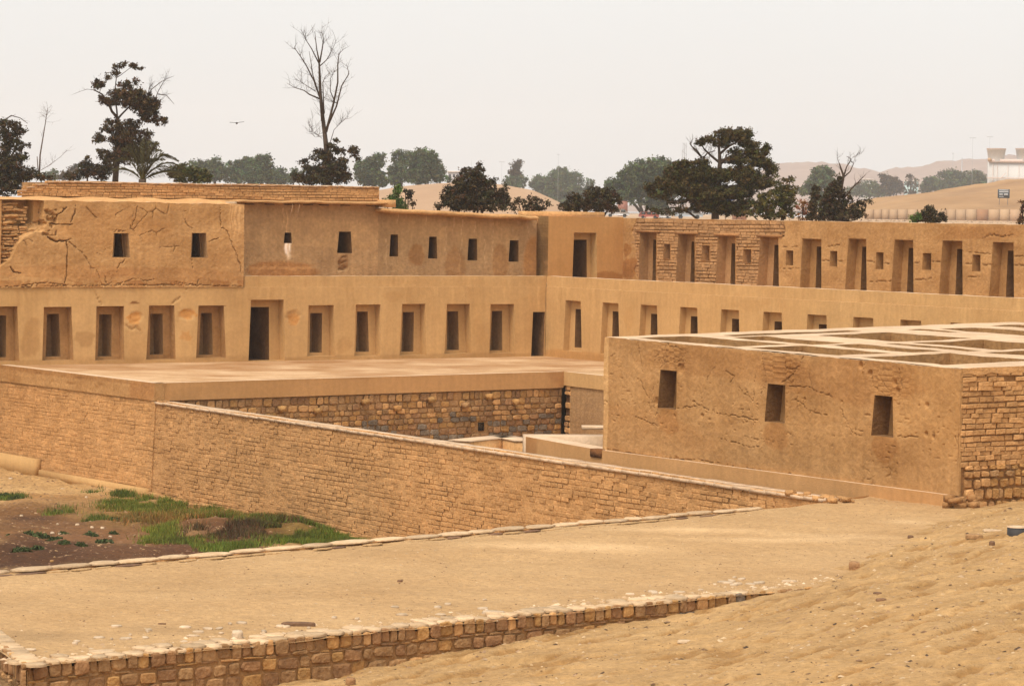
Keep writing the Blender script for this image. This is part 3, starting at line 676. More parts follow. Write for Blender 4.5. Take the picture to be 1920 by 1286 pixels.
pb = brick_rows(sl + .3, sr, 5.70, 5.79, .09, .1, .2, None, .05, .06, .06, miss=.2)
lay(FR.sh(-.02), pb, root, 'brick', [M['adobe_red']], 0, 'rubble_course', proud=.05)
mb = MB(); n = 90
for i in range(n):
    a, b = sl + (sr - sl) * i / n, sl + (sr - sl) * (i + 1) / n; za = ptop(a) + .012 * math.sin(i * 2.3); zb = ptop(b) + .012 * math.sin((i + 1) * 2.3)
    if abs(za - zb) > .06: zb = za
    for (d0, d1) in ((.035, -.56),):
        mb.quad(FR.p(a, za, d0), FR.p(b, zb, d0), FR.p(b, zb, d1), FR.p(a, za, d1)); mb.quad(FR.p(a, za - .03, d0), FR.p(b, zb - .03, d0), FR.p(b, zb, d0), FR.p(a, za, d0))
mb.build('coping', M['cap'], root)
mb = MB(); mb.box(FR.p(sr + .01, 6.05, -.28), FR.u, FR.n, (0, 0, 1), .02, .27, .28); mb.build('end_face', M['adobe'], root)

# set back upper building under a mud roof: two wall runs
root = empty('upper_building', FR.p(-4, 2.75, 0), 'set back upper rooms with small windows beneath a projecting mud roof edge', 'building')
sL = FR.hit(440, 450)[0] - 1; sC = FR.hit(709, 450)[0]
def z5(f, x, y): return f.hit(x / 2.909 + 400, y / 2.909 + 340)
def wq(f, q): p = [z5(f, *t) for t in q]; return (p[0][0], p[1][0], p[2][0], p[3][0], (p[0][1] + p[1][1]) / 2, (p[2][1] + p[3][1]) / 2)
WP = [wq(FR, [(384, 338), (428, 338), (390, 280), (425, 280)]), wq(FR, [(675, 392), (757, 392), (686, 275), (750, 275)])]
pa = z5(FR, 405, 390)
def tintP(S, Z):
    c = plaster_tint(23, .07, [(z5(FR, 360, 480)[0], 3.15, 1.6, .42, (.92, .74, .58), .35), (z5(FR, 710, 470)[0], 3.5, .25, .3, (.7, .6, .52), .6), (-9, 4.6, 3.5, .6, (1.1, 1.1, 1.08), .6)],
        [(pa[0] + .02, 3.55, 4.25, .13, (2.0, 2.5, 3.6)), (pa[0] - .07, 3.75, 4.25, .08, (2.0, 2.5, 3.6)), (pa[0] + .12, 3.85, 4.25, .07, (1.9, 2.4, 3.4)), (z5(FR, 385, 0)[0], 4.7, 5.5, .03, (1.5, 1.5, 1.5)), (z5(FR, 405, 0)[0], 4.3, 5.5, .03, (1.5, 1.5, 1.5))])(S, Z)
    return c * np.array([1.12, 1.10, 1.08])
def dispP(S, Z):
    d = .03 * fbm(S * .7, Z, 4) + .015 * fbm(S * 5, Z * 5, 6)
    q = (S < z5(FR, 560, 0)[0]) & (Z < 3.30 + .05 * fbm(S * 4, 0, 1)); d = np.where(q, d + .05 + .02 * fbm(S * 6, Z * 9, 2), d)
    q = (np.abs(S - z5(FR, 710, 0)[0]) < .17) & (Z < 3.75) & (Z > 3.2); d = np.where(q, d - .12 * np.clip(fbm(S * 7, Z * 10, 2) * 3, 0, 1), d)
    return d
wall_grid('wall', FR, sL, sC, 2.7, 5.66, WP, .045, dispP, None, M['plaster_grey'], root, tintP, th=.5)
niche(FR, WP[0], 1.3, root, M['recess_shade'], None, name='window'); niche(FR, WP[1], 2.6, root, M['recess_shade'], None, name='window')
# second run: starts at the inner corner and comes slightly forward
pA_ = FR.p(sC, 0, 0); F3 = FA.sh(-1.7); s3 = F3.hit(1018, 450)[0]; pB_ = F3.p(s3, 0, -.45)
FQ = Fr(pA_[:2], (pB_ - pA_)[:2]); LQ = np.linalg.norm((pB_ - pA_)[:2])
WQ = [wq(FQ, q) for q in ([(960, 410), (1008, 411), (967, 291), (1008, 291)], [(1171, 421), (1221, 422), (1178, 302), (1218, 303)], [(1386, 431), (1440, 432), (1393, 313), (1438, 314)], [(1610, 438), (1664, 440), (1618, 322), (1665, 323)])]
wh = (1.35, 1.45, 1.6)
sq = lambda x: z5(FQ, x, 300)[0]
tintQ = plaster_tint(29, .07, [(sq(1110), z5(FQ, 1110, 400)[1], .38, .5, (.84, .72, .60), .3), (sq(1320), z5(FQ, 1320, 455)[1], .5, .78, (.84, .74, .64), .3), (sq(1565), z5(FQ, 1565, 440)[1], .38, .75, (.84, .74, .64), .3), (sq(1760), z5(FQ, 1760, 430)[1], .62, 1.15, (.98, .80, .60), .25), (2.5, 4.6, 3.5, .8, (1.08, 1.08, 1.05), .6), (4.5, 4.0, 2.5, 1.2, (1.1, 1.1, 1.1), .6)],
    [(sq(x), a, b, .028, wh) for x, a, b in ((1310, 4.6, 5.25), (1355, 3.7, 5.3), (1270, 3.5, 4.9), (1425, 4.5, 5.1), (1525, 3.4, 5.3), (1512, 4.7, 5.3), (1715, 4.5, 5.2), (945, 3.1, 4.4), (1005, 4.9, 5.4), (1480, 3.2, 4.4), (1345, 3.0, 4.0), (1157, 4.9, 5.3), (1630, 4.6, 4.9))])
wall_grid('wall', FQ, 0.0, LQ, 2.7, 5.42, WQ, .045, lambda S, Z: .03 * fbm(S * .7, Z, 14) + .012 * fbm(S * 5, Z * 5, 6), lambda S: 5.46 - .03 * S, M['plaster_grey'], root, tintQ, th=.5)
for q in WQ: niche(FQ, q, 1.1, root, M['recess_shade'], None, name='window')
# mud roof edges: rounded lips swept along the wall
def lip(name, f, s0, s1, ztop, thick, out, m, wob, seed, back=2.5):
    n = max(8, int((s1 - s0) / .09)); prof = [(-back, 0.0), (out - .22, .0), (out - .08, -.02), (out, -thick * .45), (out - .03, -thick * .85), (out - .14, -thick), (-.1, -thick * 1.0)]
    V = []; k = len(prof)
    for i in range(n + 1):
        s = s0 + (s1 - s0) * i / n; zt = ztop(s) + wob * float(fbm(np.array([s * 1.1]), np.array([seed * 1.])))
        oo = .06 * float(fbm(np.array([s * 2.1]), np.array([seed + 4.]))); tt = 1 + .25 * float(fbm(np.array([s * 1.7]), np.array([seed + 9.])))
        for j, (d, z) in enumerate(prof): V.append(f.p(s, zt + z * tt, d + (oo if d > 0 else 0)))
    Q = [(i * k + j, (i + 1) * k + j, (i + 1) * k + j + 1, i * k + j + 1) for i in range(n) for j in range(k - 1)]
    T = [(b, b + j, b + j + 1) for b in (0, n * k) for j in range(1, k - 1)]
    return meshnp(name, np.array(V), Q, T, m, root, False, np.ones((len(V), 3)))
lip('roof_edge', FR, FR.hit(402, 378)[0], FR.hit(727, 380)[0] - .3, lambda s: 5.79 + .0 * s, .11, .55, M['adobe'], .035, 1)
lip('roof_edge', FQ, -.15, LQ - .28, lambda s: 5.56 - .036 * s, .16, .62, M['adobe'], .05, 2)
mb = MB(); mb.box(FR.p(sC + .22, 5.72, .05), FR.u, FR.n, (0, 0, 1), .27, .4, .14); mb.build('roof_block', M['adobe'], root)
for k in range(7):   # cane ends and thatch under the first roof edge
    s = sC - .6 - k * .85 - rnd.random() * .4; mb = MB(); mb.tube([FR.p(s, 5.64, -.2), FR.p(s + .25, 5.63, .42)], [.022, .02], 5); mb.build('cane_beam', M['wood'], root)
s = z5(FR, 400, 0)[0]
for k in (0, .28): mb = MB(); mb.tube([FR.p(s + k, 5.66, .5), FR.p(s + k - .05, 5.60, .58), FR.p(s + k - .12, 5.35, .6), FR.p(s + k - .16, 5.1, .58)], [.012, .012, .009, .006], 4, (2.5, 2.3, 2)); mb.build('hanging_cane', M['wood'], root)

# doorway wall between the two wings (upper storey)
root = empty('doorway_wall', F3.p(3, 2.75, 0), 'smooth orange upper wall with one doorway in the corner between the wings', 'wall')
sc3 = F3.hit(1168.3, 450)[0]; z2 = lambda x, y: F3.hit(x / 3.782 + 1000, y / 3.782 + 380)
p = [z2(276, 560), z2(452, 560), z2(289, 213), z2(448, 214)]
D3 = (p[0][0], p[1][0], p[2][0], p[3][0], 2.76, (p[2][1] + p[3][1]) / 2)
s30 = F3.hit(1028, 450)[0]; cc = (D3[0] + D3[1]) / 2
wall_grid('wall', F3, s30, sc3, 2.7, 5.32, [D3], .06, lambda S, Z: .015 * fbm(S, Z, 21), None, M['plaster'], root, plaster_tint(31, .05, [(3, 4, 4, 2.5, (.92, .80, .70), .1), (sc3 - .6, 2.9, .9, .28, (.75, .66, .58), .6)]), th=.7, cap=M['cap'])
niche(F3, D3, .45, root, M['plaster'], (cc - .42, cc + .42 - .02, cc - .38, cc + .36, 2.765, D3[5] - .28), 1.5, 'doorway', 'passage', M['recess_shade'])
mb = MB(); mb.quad(F3.p(s30, 2.7, 0), F3.p(s30, 5.32, 0), F3.p(s30, 5.32, -.9), F3.p(s30, 2.7, -.9)); mb.build('side_wall', M['plaster_old'], root)
mb = MB(); mb.box(F3.p((s30 + sc3) / 2 - .1, 5.36, -1.6), F3.u, F3.n, (0, 0, 1), (sc3 - s30) / 2 + .05, .35, .14); mb.box(F3.p((s30 + sc3) / 2 - .1, 5.14, -1.2), F3.u, F3.n, (0, 0, 1), (sc3 - s30) / 2 , .45, .14); mb.build('back_ledge', M['adobe'], root)

# upper storey, right wing
OB = float((F3.p(sc3, 0, 0) - FB.p(0, 0, 0)) @ (-FB.n)); FBU = FB.sh(-OB)
root = empty('niche_wall', FBU.p(12, 2.75, 0), 'upper right wing wall, tall niches alternating with small windows, bare brick at its left', 'wall')
z3 = lambda x, y: FBU.hit(x / 2.667 + 1200, y / 2.667 + 200); zB = lambda x, y: FBU.hit(x / 3.782 + 1000, y / 3.782 + 380)
nt_ = []
for (l_, r_, b_) in [(zB(755, 210), zB(872, 215), zB(748, 545)), (zB(1028, 222), zB(1143, 228), zB(1010, 560)), (zB(1308, 235), zB(1432, 240), zB(1293, 575)), (zB(1610, 243), zB(1738, 248), zB(1588, 585)),
                     (z3(812, 660), z3(907, 662), z3(800, 900)), (z3(1043, 660), z3(1131, 662), z3(1025, 912)), (z3(1273, 665), z3(1366, 667), z3(1255, 925)), (z3(1513, 669), z3(1612, 673), z3(1495, 937)), (z3(1765, 676), z3(1868, 680), z3(1745, 948))]:
    zt = (l_[1] + r_[1]) / 2; g = (l_[0] - b_[0]) * (zt - 2.76) / (zt - b_[1]); nt_.append((l_[0] - g, r_[0] + .5 * g, l_[0], r_[0], 2.76, zt))
c_ = nt_[-1]; nt_.append(tuple([v + 2.7 for v in c_[:4]] + list(c_[4:])))
sw = []
for (a, b, t0, t1) in [(118, 150, 686, 762), (309, 347, 694, 772), (516, 555, 713, 783), (730, 766, 719, 795), (950, 986, 722, 801), (1180, 1217, 728, 815), (1413, 1456, 733, 818), (1662, 1702, 739, 824)]:
    p, q = z3(a, t0), z3(b, t1); sw.append((p[0] - .015, q[0], p[0] + .01, q[0] - .01, q[1], z3((a + b) / 2, t0)[1]))
sw.append(tuple([v + 2.67 for v in sw[-1][:4]] + list(sw[-1][4:])))
S0 = zB(632, 300)[0]; SB = z3(690, 700)[0] + .3
hc = [jag([z3(690, 810), z3(905, 808)], .03, 7, 41), jag([z3(905, 768), z3(1150, 775), z3(1260, 788), z3(1500, 775), z3(1760, 792), z3(1920, 795)], .03, 12, 42), jag([z3(1610, 725), z3(1720, 735), z3(1920, 750)], .04, 8, 43), jag([z3(1150, 875), z3(1350, 870), z3(1500, 855)], .03, 8, 44),
      jag([z3(700, 700), z3(790, 703)], .02, 4, 45), jag([z3(940, 700), z3(1000, 690)], .02, 4, 46), jag([z3(1710, 660), z3(1750, 640), z3(1800, 650), z3(1870, 640)], .04, 5, 47), jag([z3(1640, 850), z3(1700, 852)], .03, 4, 48), jag([z3(1530, 930), z3(1610, 925)], .02, 3, 49)]
def dispB(S, Z):
    d = .02 * fbm(S * .7, Z, 24) + .012 * fbm(S * 5, Z * 5, 16)
    brk = (S < SB - .35 * (Z < 4.7) + .15 * fbm(Z * 3, S)) & (S > S0 + .9 + .5 * fbm(Z * 1.5, 3)); d = np.where(brk, d - .07, d)
    for k, P in enumerate(hc): d = d + crack(S, Z, P, .013, .08, k)
    return d
def tintB(S, Z):
    c = plaster_tint(37, .06, [(S0 + .5, 3.3, .8, .5, (.80, .66, .54), .7), (S0 + .3, 4.0, .35, .35, (.82, .70, .58), .7), (19.5, 5.0, 2.6, .3, (.9, .82, .74), .6), (14, 3.2, 8, .5, (1.05, 1.05, 1.05), .6)])(S, Z)
    brk = (S < SB - .35 * (Z < 4.7) + .15 * fbm(Z * 3, S)) & (S > S0 + .9 + .5 * fbm(Z * 1.5, 3)); return np.where(brk[..., None], c * np.array([.80, .74, .70]), c)
wall_grid('wall', FBU, S0, 24.5, 2.7, 5.29, nt_ + sw, .035, dispB, lambda S: 5.285 + .012 * fbm(S * 2, 3), M['plaster_old'], root, tintB, th=.6, cap=M['cap'])
for i, q in enumerate(nt_):
    c = (q[0] + q[1]) / 2; c2 = (q[2] + q[3]) / 2
    niche(FBU, q, .42, root, M['adobe_red'] if i < 4 else M['plaster_old'], (c - .26, c + .26, c2 - .235, c2 + .235, 2.77, q[5] - .28), 2.8, m2=M['recess_shade'])
for i, q in enumerate(sw): niche(FBU, q, .5, root, M['adobe_red'] if i < 3 else M['plaster_old'], None, name='window_niche')
pb = [p for p in brick_rows(S0 + .35, SB + .15, 2.72, 5.25, .118, .2, .42, skipper(nt_ + sw), .02, .016, .03) if p[0] > S0 + .7 + .5 * float(fbm(np.array([p[1] * 1.5]), np.array([3.]))) or p[1] > 4.9 + .1 * rnd.random()]
pb = [p for p in pb if p[0] < SB - (.30 if p[1] < 4.72 else 0)]
lay(FBU.sh(-.01), pb, root, 'brick', [M['adobe_red']], 300, 'brick_courses', proud=.055)
for q in nt_[:4]:
    mb = MB(); mb.box(FBU.p((q[2] + q[3]) / 2, q[5] + .05, .0), FBU.u, FBU.n, (0, 0, 1), (q[3] - q[2]) / 2 + .22, .035, .045, (1, .9, .8)); mb.build('lintel', M['adobe_red'], root)

# ------------------------------------------------------------------ retaining wall of the courtyard (frame FC) and its return
root = empty('retaining_wall', FC.p(6, -2.5, 0), 'retaining wall under the courtyard edge, smooth plaster band above dark and golden field stones', 'wall')
LC = float(FC.hit(1057, 698)[0])
zc = lambda s: -.50 + (.02 * s / LC)
wall_grid('plaster_band', FC, 0, LC, -.53, .03, (), .12, lambda S, Z: .01 * fbm(S, Z * 2, 3), None, M['plaster_tan'], root, plaster_tint(43, .04, [(LC, 0, .8, .6, (.85, .8, .75), .3)]), th=.22, cap=M['cap'])
mb = MB(); mb.quad(FC.p(0, -2.6, -.10), FC.p(LC, -2.6, -.10), FC.p(LC, -.5, -.10), FC.p(0, -.5, -.10)); mb.quad(FC.p(0, -.53, 0), FC.p(LC, -.53, 0), FC.p(LC, -.53, -.1), FC.p(0, -.53, -.1)); mb.build('mortar_face', M['mortar'], root)
SM = [M['stone'], M['stone_ochre'], M['stone_brown'], M['stone_grey'], M['adobe']]
def stones(s0, s1, z0, z1, h, lmin, lmax, pick, djit=.03, gap=.018, tilt=.06, top=None):
    out = []; z = z0
    while z < z1 - .03:
        hh = min(h * rnd.uniform(.75, 1.3), z1 - z + .02); s = s0
        while s < s1 - .03:
            l_ = min(rnd.uniform(lmin, lmax), s1 - s); zc_ = z + hh / 2 + rnd.uniform(-.015, .015)
            if (top is None or zc_ < top(s)) and l_ > .05: out.append((s + l_ / 2, zc_, l_ - gap, hh - gap + rnd.uniform(-.01, .02), rnd.uniform(-djit, djit), rnd.uniform(-tilt, tilt), pick(s, zc_), rnd.uniform(.85, 1.12)))
            s += l_
        z += hh
    return out
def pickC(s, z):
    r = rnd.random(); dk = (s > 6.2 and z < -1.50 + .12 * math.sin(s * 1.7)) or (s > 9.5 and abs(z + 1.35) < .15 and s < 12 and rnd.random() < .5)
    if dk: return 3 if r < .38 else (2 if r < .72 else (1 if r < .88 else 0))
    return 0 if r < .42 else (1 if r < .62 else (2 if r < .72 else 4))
hole = [(12.55, 12.85, 12.55, 12.85, -1.80, -1.5)]
hs_, hz_ = FC.hit(905, 800); hole = (hs_ - .13, hs_ + .13, hz_ - .15, hz_ + .15)
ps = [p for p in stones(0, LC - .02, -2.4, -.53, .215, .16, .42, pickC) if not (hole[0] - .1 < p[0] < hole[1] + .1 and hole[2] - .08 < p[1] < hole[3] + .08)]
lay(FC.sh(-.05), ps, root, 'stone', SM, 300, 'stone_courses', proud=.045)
mb = MB(); s_, z_ = (hole[0] + hole[1]) / 2, (hole[2] + hole[3]) / 2
mb.box(FC.p(s_, z_, -.085), FC.u, FC.n, (0, 0, 1), .12, .012, .14, (.12, .1, .08)); mb.build('drain_opening_shade', M['stone_grey'], root)  # near-black plate: the shade of the opening put in as colour
for (x, y) in [(527, 766), (593, 770), (683, 753), (743, 765), (807, 749), (870, 759), (915, 743), (965, 753)]:
    s, z = FC.hit(x, y); mb = MB(); mb.box(FC.p(s, z, .06), FC.u * .98 + np.array([0, 0, .15]), FC.n, (-.1 * FC.u[0], -.1 * FC.u[1], 1), .09, .13, .085); mb.build('corbel_stone', M['stone_ochre'] if x % 2 else M['stone'], root)
pC = FC.p(LC, 0, 0); pr = onz(1250, 719, 0); FC2 = Fr(pC[:2], (pr - pC)[:2])
poly_floor('courtyard_corner', [FC.p(LC + 13, 0, 0), FC.p(LC, 0, 0), FC2.p(.0, 0, -.05), FC2.p(9, 0, -.05)], -.008, M['court'])
root = empty('retaining_wall', FC2.p(2, -2.5, 0), 'short plastered return of the courtyard retaining wall beside the roofless block', 'wall')
wall_grid('plaster_band', FC2, .0, 9, -.45, .03, (), .12, None, None, M['plaster'], root, plaster_tint(47, .04), th=.22, cap=M['cap'])
wall_grid('wall', FC2.sh(-.06), .35, 9, -2.6, -.45, (), .12, lambda S, Z: .01 * fbm(S, Z, 3), None, M['plaster_grey'], root, plaster_tint(48, .05), th=.02)
ps = stones(.0, .42, -2.4, -.47, .19, .15, .4, lambda s, z: 4 if rnd.random() < .7 else 2)
h2 = [FC2.hit(1063, 751)[1], FC2.hit(1061, 774)[1]]
ps = [p for p in ps if min(abs(p[1] - h) for h in h2) > .09]
lay(FC2.sh(-.04), ps, root, 'stone', SM, 60, proud=.05)
mb = MB(); mb.quad(FC2.p(0, -2.6, -.12), FC2.p(.4, -2.6, -.12), FC2.p(.4, -.45, -.12), FC2.p(0, -.45, -.12), (.35, .3, .28)); mb.build('mortar_face', M['mortar'], root)

# ------------------------------------------------------------------ big brick perimeter wall
root = empty('perimeter_wall', FP.p(15, wallbase, 0), 'long weathered adobe brick wall with flat pale coping, crossing the middle to the lower right', 'wall')
PL = 34.95; BAT = .10
class FrB(Fr):
    """battered frame: the foot stands further out"""
    def __init__(f, base, zt, k): f.o, f.u, f.n, f.zt, f.k = base.o, base.u, base.n, zt, k
    def p(f, s, z, d=0.): return Fr.p(f, s, z, np.asarray(d, float) + (f.zt - np.asarray(z, float)) * f.k)
FPB = FrB(FP, -.55, .05); FDB = FrB(FD, 0., .05)
def ptopz(S): return -.57 + .012 * fbm(np.asarray(S) * 1.5, 2.)
wall_grid('wall_face', FPB, 0, PL, wallbase - .5, -.6, (), .15, lambda S, Z: -.022 + .012 * fbm(S * 2.2, Z*3, 2), None, M['adobe'], root, None, th=.5)
holes = [FP.hit(x, y) for (x, y) in [(789, 914), (958, 924), (1077, 942), (1222, 965), (757, 947), (663, 950), (452, 824), (402, 834), (498, 900), (1003, 851)]]
def okp(p):
    for (s, z) in holes:
        if abs(p[0] - s) < .13 and abs(p[1] - z) < .05: return False
    return True
def rough_(p):
    e = float(fbm(np.array([p[0] * .35]), np.array([p[1] * .8]))); e2 = float(fbm(np.array([p[0] * 1.6]), np.array([p[1] * 2.5])))
    return (p[0], p[1], p[2] * (1 - .12 * max(0, e2)), p[3] * (1 - .25 * max(0, e2)), p[4] + .03 * e + .02 * e2, p[5], p[6], p[7] * (1 + .16 * e))
pb = [rough_(p) for p in brick_rows(0.0, PL, wallbase - .1, -.60, .112, .20, .40, None, .018, .009, .03, miss=.004) if okp(p)]
lay(FPB.sh(-.0), pb, root, 'brick', [M['adobe']], 300, 'brick_courses', proud=.05) if False else None
class Off(FrB):
    pass
lay(FPB, pb, root, 'brick', [M['adobe']], 300, 'brick_courses', proud=.030)
mb = MB()
for (s, z) in holes[:4]: mb.box(FPB.p(s, z, -.045), FP.u, FP.n, (0, 0, 1), .07, .012, .09, (.15, .12, .1))  # dark tinted boxes paint the shade inside the drain holes
mb.build('drain_hole_shade', M['mortar'], root)
# coping stones of the wall top
k = 0; s = 0.0
copm = []
while s < PL - .05:
    l_ = rnd.uniform(.35, .75); e = min(s + l_, PL)
    for (d0, d1) in ((.05, -.24), (-.24, -.55)):
        mbx = MB(); zt = -.548 + rnd.uniform(-.006, .008)
        mbx.box(FP.p((s + e) / 2, zt - .035, (d0 + d1) / 2 + rnd.uniform(-.01, .01)), FP.u, FP.n, (0, 0, 1), (e - s) / 2 - .003, (d0 - d1) / 2 - .003, .035, (rnd.uniform(.92, 1.05),) * 3); mbx.build('coping_slab', M['cap'], root)
    s = e
# broken end of the wall on the terrace
for k in range(16):
    mb = MB(); s = PL - .1 + rnd.uniform(-1.2, .5); mb.box(FP.p(s, -.56 + rnd.uniform(-.05, .05), rnd.uniform(-.5, .1)), (rnd.uniform(.5, 1), rnd.uniform(-.5, .5), 0), (-.3, 1, 0), (0, 0, 1), rnd.uniform(.06, .16), rnd.uniform(.05, .10), rnd.uniform(.03, .06)); mb.build('broken_brick', M['adobe'], root)

root = empty('corner_wall', FD.p(-6, wallbase, 0), 'brick enclosure wall with plastered upper band running to the left border', 'wall')
wall_grid('wall_face', FDB, -24, 0, wallbase - .4, -.5, (), .15, lambda S, Z: -.015 + .014 * fbm(S * 2.2, Z*3, 2), None, M['adobe'], root, None, th=.5)
pb = brick_rows(-24, 0, wallbase, -.50, .105, .26, .52, None, .012, .005, .012)
lay(FDB, pb, root, 'brick', [M['adobe']], 300, 'brick_courses', proud=.022)
def bandd(S, Z): return .045 + .012 * fbm(S, Z * 3, 3) - .03 * np.clip(fbm(S * 1.3, Z * 9, 6) * 4 - 1.2, 0, 1) * (S < -1.5)
wall_grid('plaster_band', FDB, -24, 0, -.52, .03, (), .05, bandd, None, M['plaster_old'], root, plaster_tint(53, .06, [(-.9, -.2, .95, .8, (.88, .78, .70), .1), (-8, -.05, 8, .10, (.84, .78, .72), .5)]), th=.3, cap=M['cap'])
mb = MB(); mb.box(FDB.p(-18, -3.25, .14), FD.u, FD.n, (0, 0, 1), 9.9, .13, .32); mb.build('plinth', M['plaster'], root)
mb = MB(); mb.box(FDB.p(-3.9, -3.42, .10), FD.u, FD.n, (0, 0, 1), 3.9, .12, .16); mb.build('plinth_step', M['plaster'], root)
sp = FD.hit(118, 880)[0]

# low footing that peeps out along the foot of the brick wall
mb = MB()
for i in range(40):
    s = i * .62; mb.box(FPB.p(s, wallbase - .02 + .03 * math.sin(i), .12 + .02 * math.sin(i * 2.7)), FP.u, FP.n, (0, 0, 1), .32, .09, .10 + .02 * math.sin(i * 1.9))
o = mb.build('footing', M['adobe'], None); tag(o, 'crumbling low footing along the foot of the long brick wall', 'footing')

# ------------------------------------------------------------------ roofless block on the right (frame FE)
root = empty('roofless_building', FE.p(-7, -.35, 0), 'roofless plastered block with three small windows and a lattice of open rooms, right', 'building')
HE = 13.5
zq = lambda x, y: FE.hit(x / 2.286 + 1080, y / 2.286 + 560)
WE = []
for q in [((350, 468), (430, 475), (362, 307), (432, 307)), ((808, 530), (895, 530), (822, 366), (897, 368)), ((1265, 588), (1360, 592), (1280, 415), (1357, 417))]:
    p = [zq(*t) for t in q]; WE.append((p[0][0], p[1][0], p[2][0], p[3][0], (p[0][1] + p[1][1]) / 2, (p[2][1] + p[3][1]) / 2))
ze = lambda x, y: FE.hit(x / 4.8 + 1130, y / 4.8 + 590)
crE = []
def cE(P, *a): crE.append(jag([zq(*p) for p in P], *a))
cE([(385, 190), (400, 215), (430, 215), (470, 240), (450, 270)], .04, 4, 61); cE([(330, 265), (385, 275), (470, 270)], .03, 5, 62); cE([(385, 215), (388, 275), (360, 300)], .04, 4, 63); cE([(265, 200), (275, 260), (290, 330)], .04, 4, 64)
cE([(430, 300), (445, 280), (470, 300)], .03, 3, 65); cE([(800, 240), (805, 290), (815, 350), (790, 420)], .03, 5, 66); cE([(975, 250), (960, 290), (900, 350), (880, 360)], .04, 4, 67); cE([(900, 265), (895, 300), (940, 300), (960, 290)], .03, 3, 68)
cE([(600, 280), (570, 330), (560, 350)], .04, 3, 69); cE([(640, 310), (680, 330), (660, 360)], .04, 3, 70); cE([(1235, 280), (1230, 340)], .02, 4, 71); cE([(1265, 310), (1270, 370), (1300, 400)], .03, 4, 72); cE([(1385, 290), (1390, 340), (1400, 380), (1380, 410), (1340, 415)], .04, 5, 73)
cE([(275, 350), (300, 410), (340, 450)], .05, 4, 74); cE([(240, 500), (300, 525), (370, 550)], .05, 5, 75); cE([(500, 440), (600, 490), (780, 520)], .06, 8, 76); cE([(620, 600), (720, 630), (800, 640)], .05, 5, 77); cE([(1120, 450), (1160, 520), (1180, 570), (1250, 600)], .05, 6, 78)
cE([(900, 370), (1000, 380), (1100, 420)], .05, 6, 79); cE([(1180, 560), (1240, 570)], .03, 3, 80); cE([(430, 470), (520, 460)], .04, 4, 81); cE([(940, 430), (1000, 480), (1080, 500)], .06, 5, 82); cE([(720, 590), (850, 610)], .05, 5, 83); cE([(1380, 590), (1470, 590)], .05, 4, 84)
cE([(130, 645), (430, 690), (530, 690), (910, 760), (1300, 810), (1640, 850)], .02, 16, 85); cE([(700, 380), (760, 440), (770, 330)], .05, 4, 86); cE([(1000, 320), (1010, 380)], .04, 3, 87)
SPE = [(zq(x, y), r) for x, y, r in [(1300, 215, .05), (450, 300, .10), (345, 440, .07), (1505, 455, .05), (1500, 580, .05), (540, 500, .04), (1530, 590, .04), (1220, 285, .06), (1260, 320, .06), (430, 690, .07), (915, 760, .06), (1365, 360, .06), (1375, 395, .07)]]
def dispE(S, Z):
    d = .02 * fbm(S * .9, Z * 1.2, 34) + .004 * fbm(S * 4, Z * 6, 26)
    for k, P in enumerate(crE): d = d + crack(S, Z, P, .007, .07, k)
    wx, wz = S + .05 * fbm(S * 6, Z * 6, 1), Z + .05 * fbm(S * 6, Z * 6, 2)
    msk = np.clip(fbm(S * .8, Z * 1.1, 77, 3) * 3 - .75, 0, 1)
    for s_, z_ in [(-10.8, 2.0), (-6.3, 1.95), (-2.5, 1.9), (-11.2, 1.1), (-5.8, 1.2)]: msk = np.maximum(msk, np.clip(1.3 - np.hypot((S - s_) / .55, (Z - z_) / .34) + .6 * fbm(S * 2, Z * 2, 4), 0, 1))
    d = d - .04 * np.clip((.008 * (.1 + 1.4 * fbm(S * 3, Z * 3, 8)) + .003 - cells(wx, wz * 1.25, 3.6, 1)) / .006, 0, 1) * (msk > .35)
    for (s, z), r in SPE: d = d - .07 * np.clip(1.5 - np.hypot(S - s, Z - z) / r + .5 * fbm(S * 14, Z * 14), 0, 1)
    pit = np.clip(fbm(S * 6, Z * 13, 44, 3) * 4 - 2.0, 0, 1) * ((Z > .3) & (Z < 1.6)); d = d - .035 * pit
    for s, z in [(-10.7, 2.05), (-6.2, 2.0), (-2.4, 1.9)]:
        z_ = np.clip(1.4 - np.hypot((S - s) / .8, (Z - z) / .38), 0, 1); d = d + z_ * .013 * np.sign(np.sin(S * 9 + 4 * fbm(S, Z))) * (np.abs(np.sin(Z * 26)) > .4)
    return d
tintE = plaster_tint(57, .09, [(-13.4, 1, .12, 2, (1.4, 1.5, 1.6), .3), (-11.5, .2, 3, .6, (1.05, 1.02, 1.0), .6), (-4, 1.9, 3.5, .5, (.93, .88, .84), .6), (-9, 2.0, 3.5, .35, (.9, .85, .8), .5), (-1, 1.4, 1.6, 1.2, (1.04, 1.03, 1.0), .6), (-10.7, .55, .5, .35, (.88, .80, .72), .5), (-6.4, .5, .5, .35, (.88, .8, .72), .5), (-2.5, .45, .5, .35, (.88, .8, .72), .5)])
zt_e = lambda S: 2.33 + .008 * (-S) + .018 * fbm(S * 2.2, 1.)
wall_grid('front_wall', FE, -HE, 0, -.37, 2.36, WE, .019, dispE, zt_e, M['plaster_old'], root, tintE, th=.06, cap=M['cap'])
for q in WE: niche(FE, q, 1.5, root, M['recess_shade'], None, name='window')
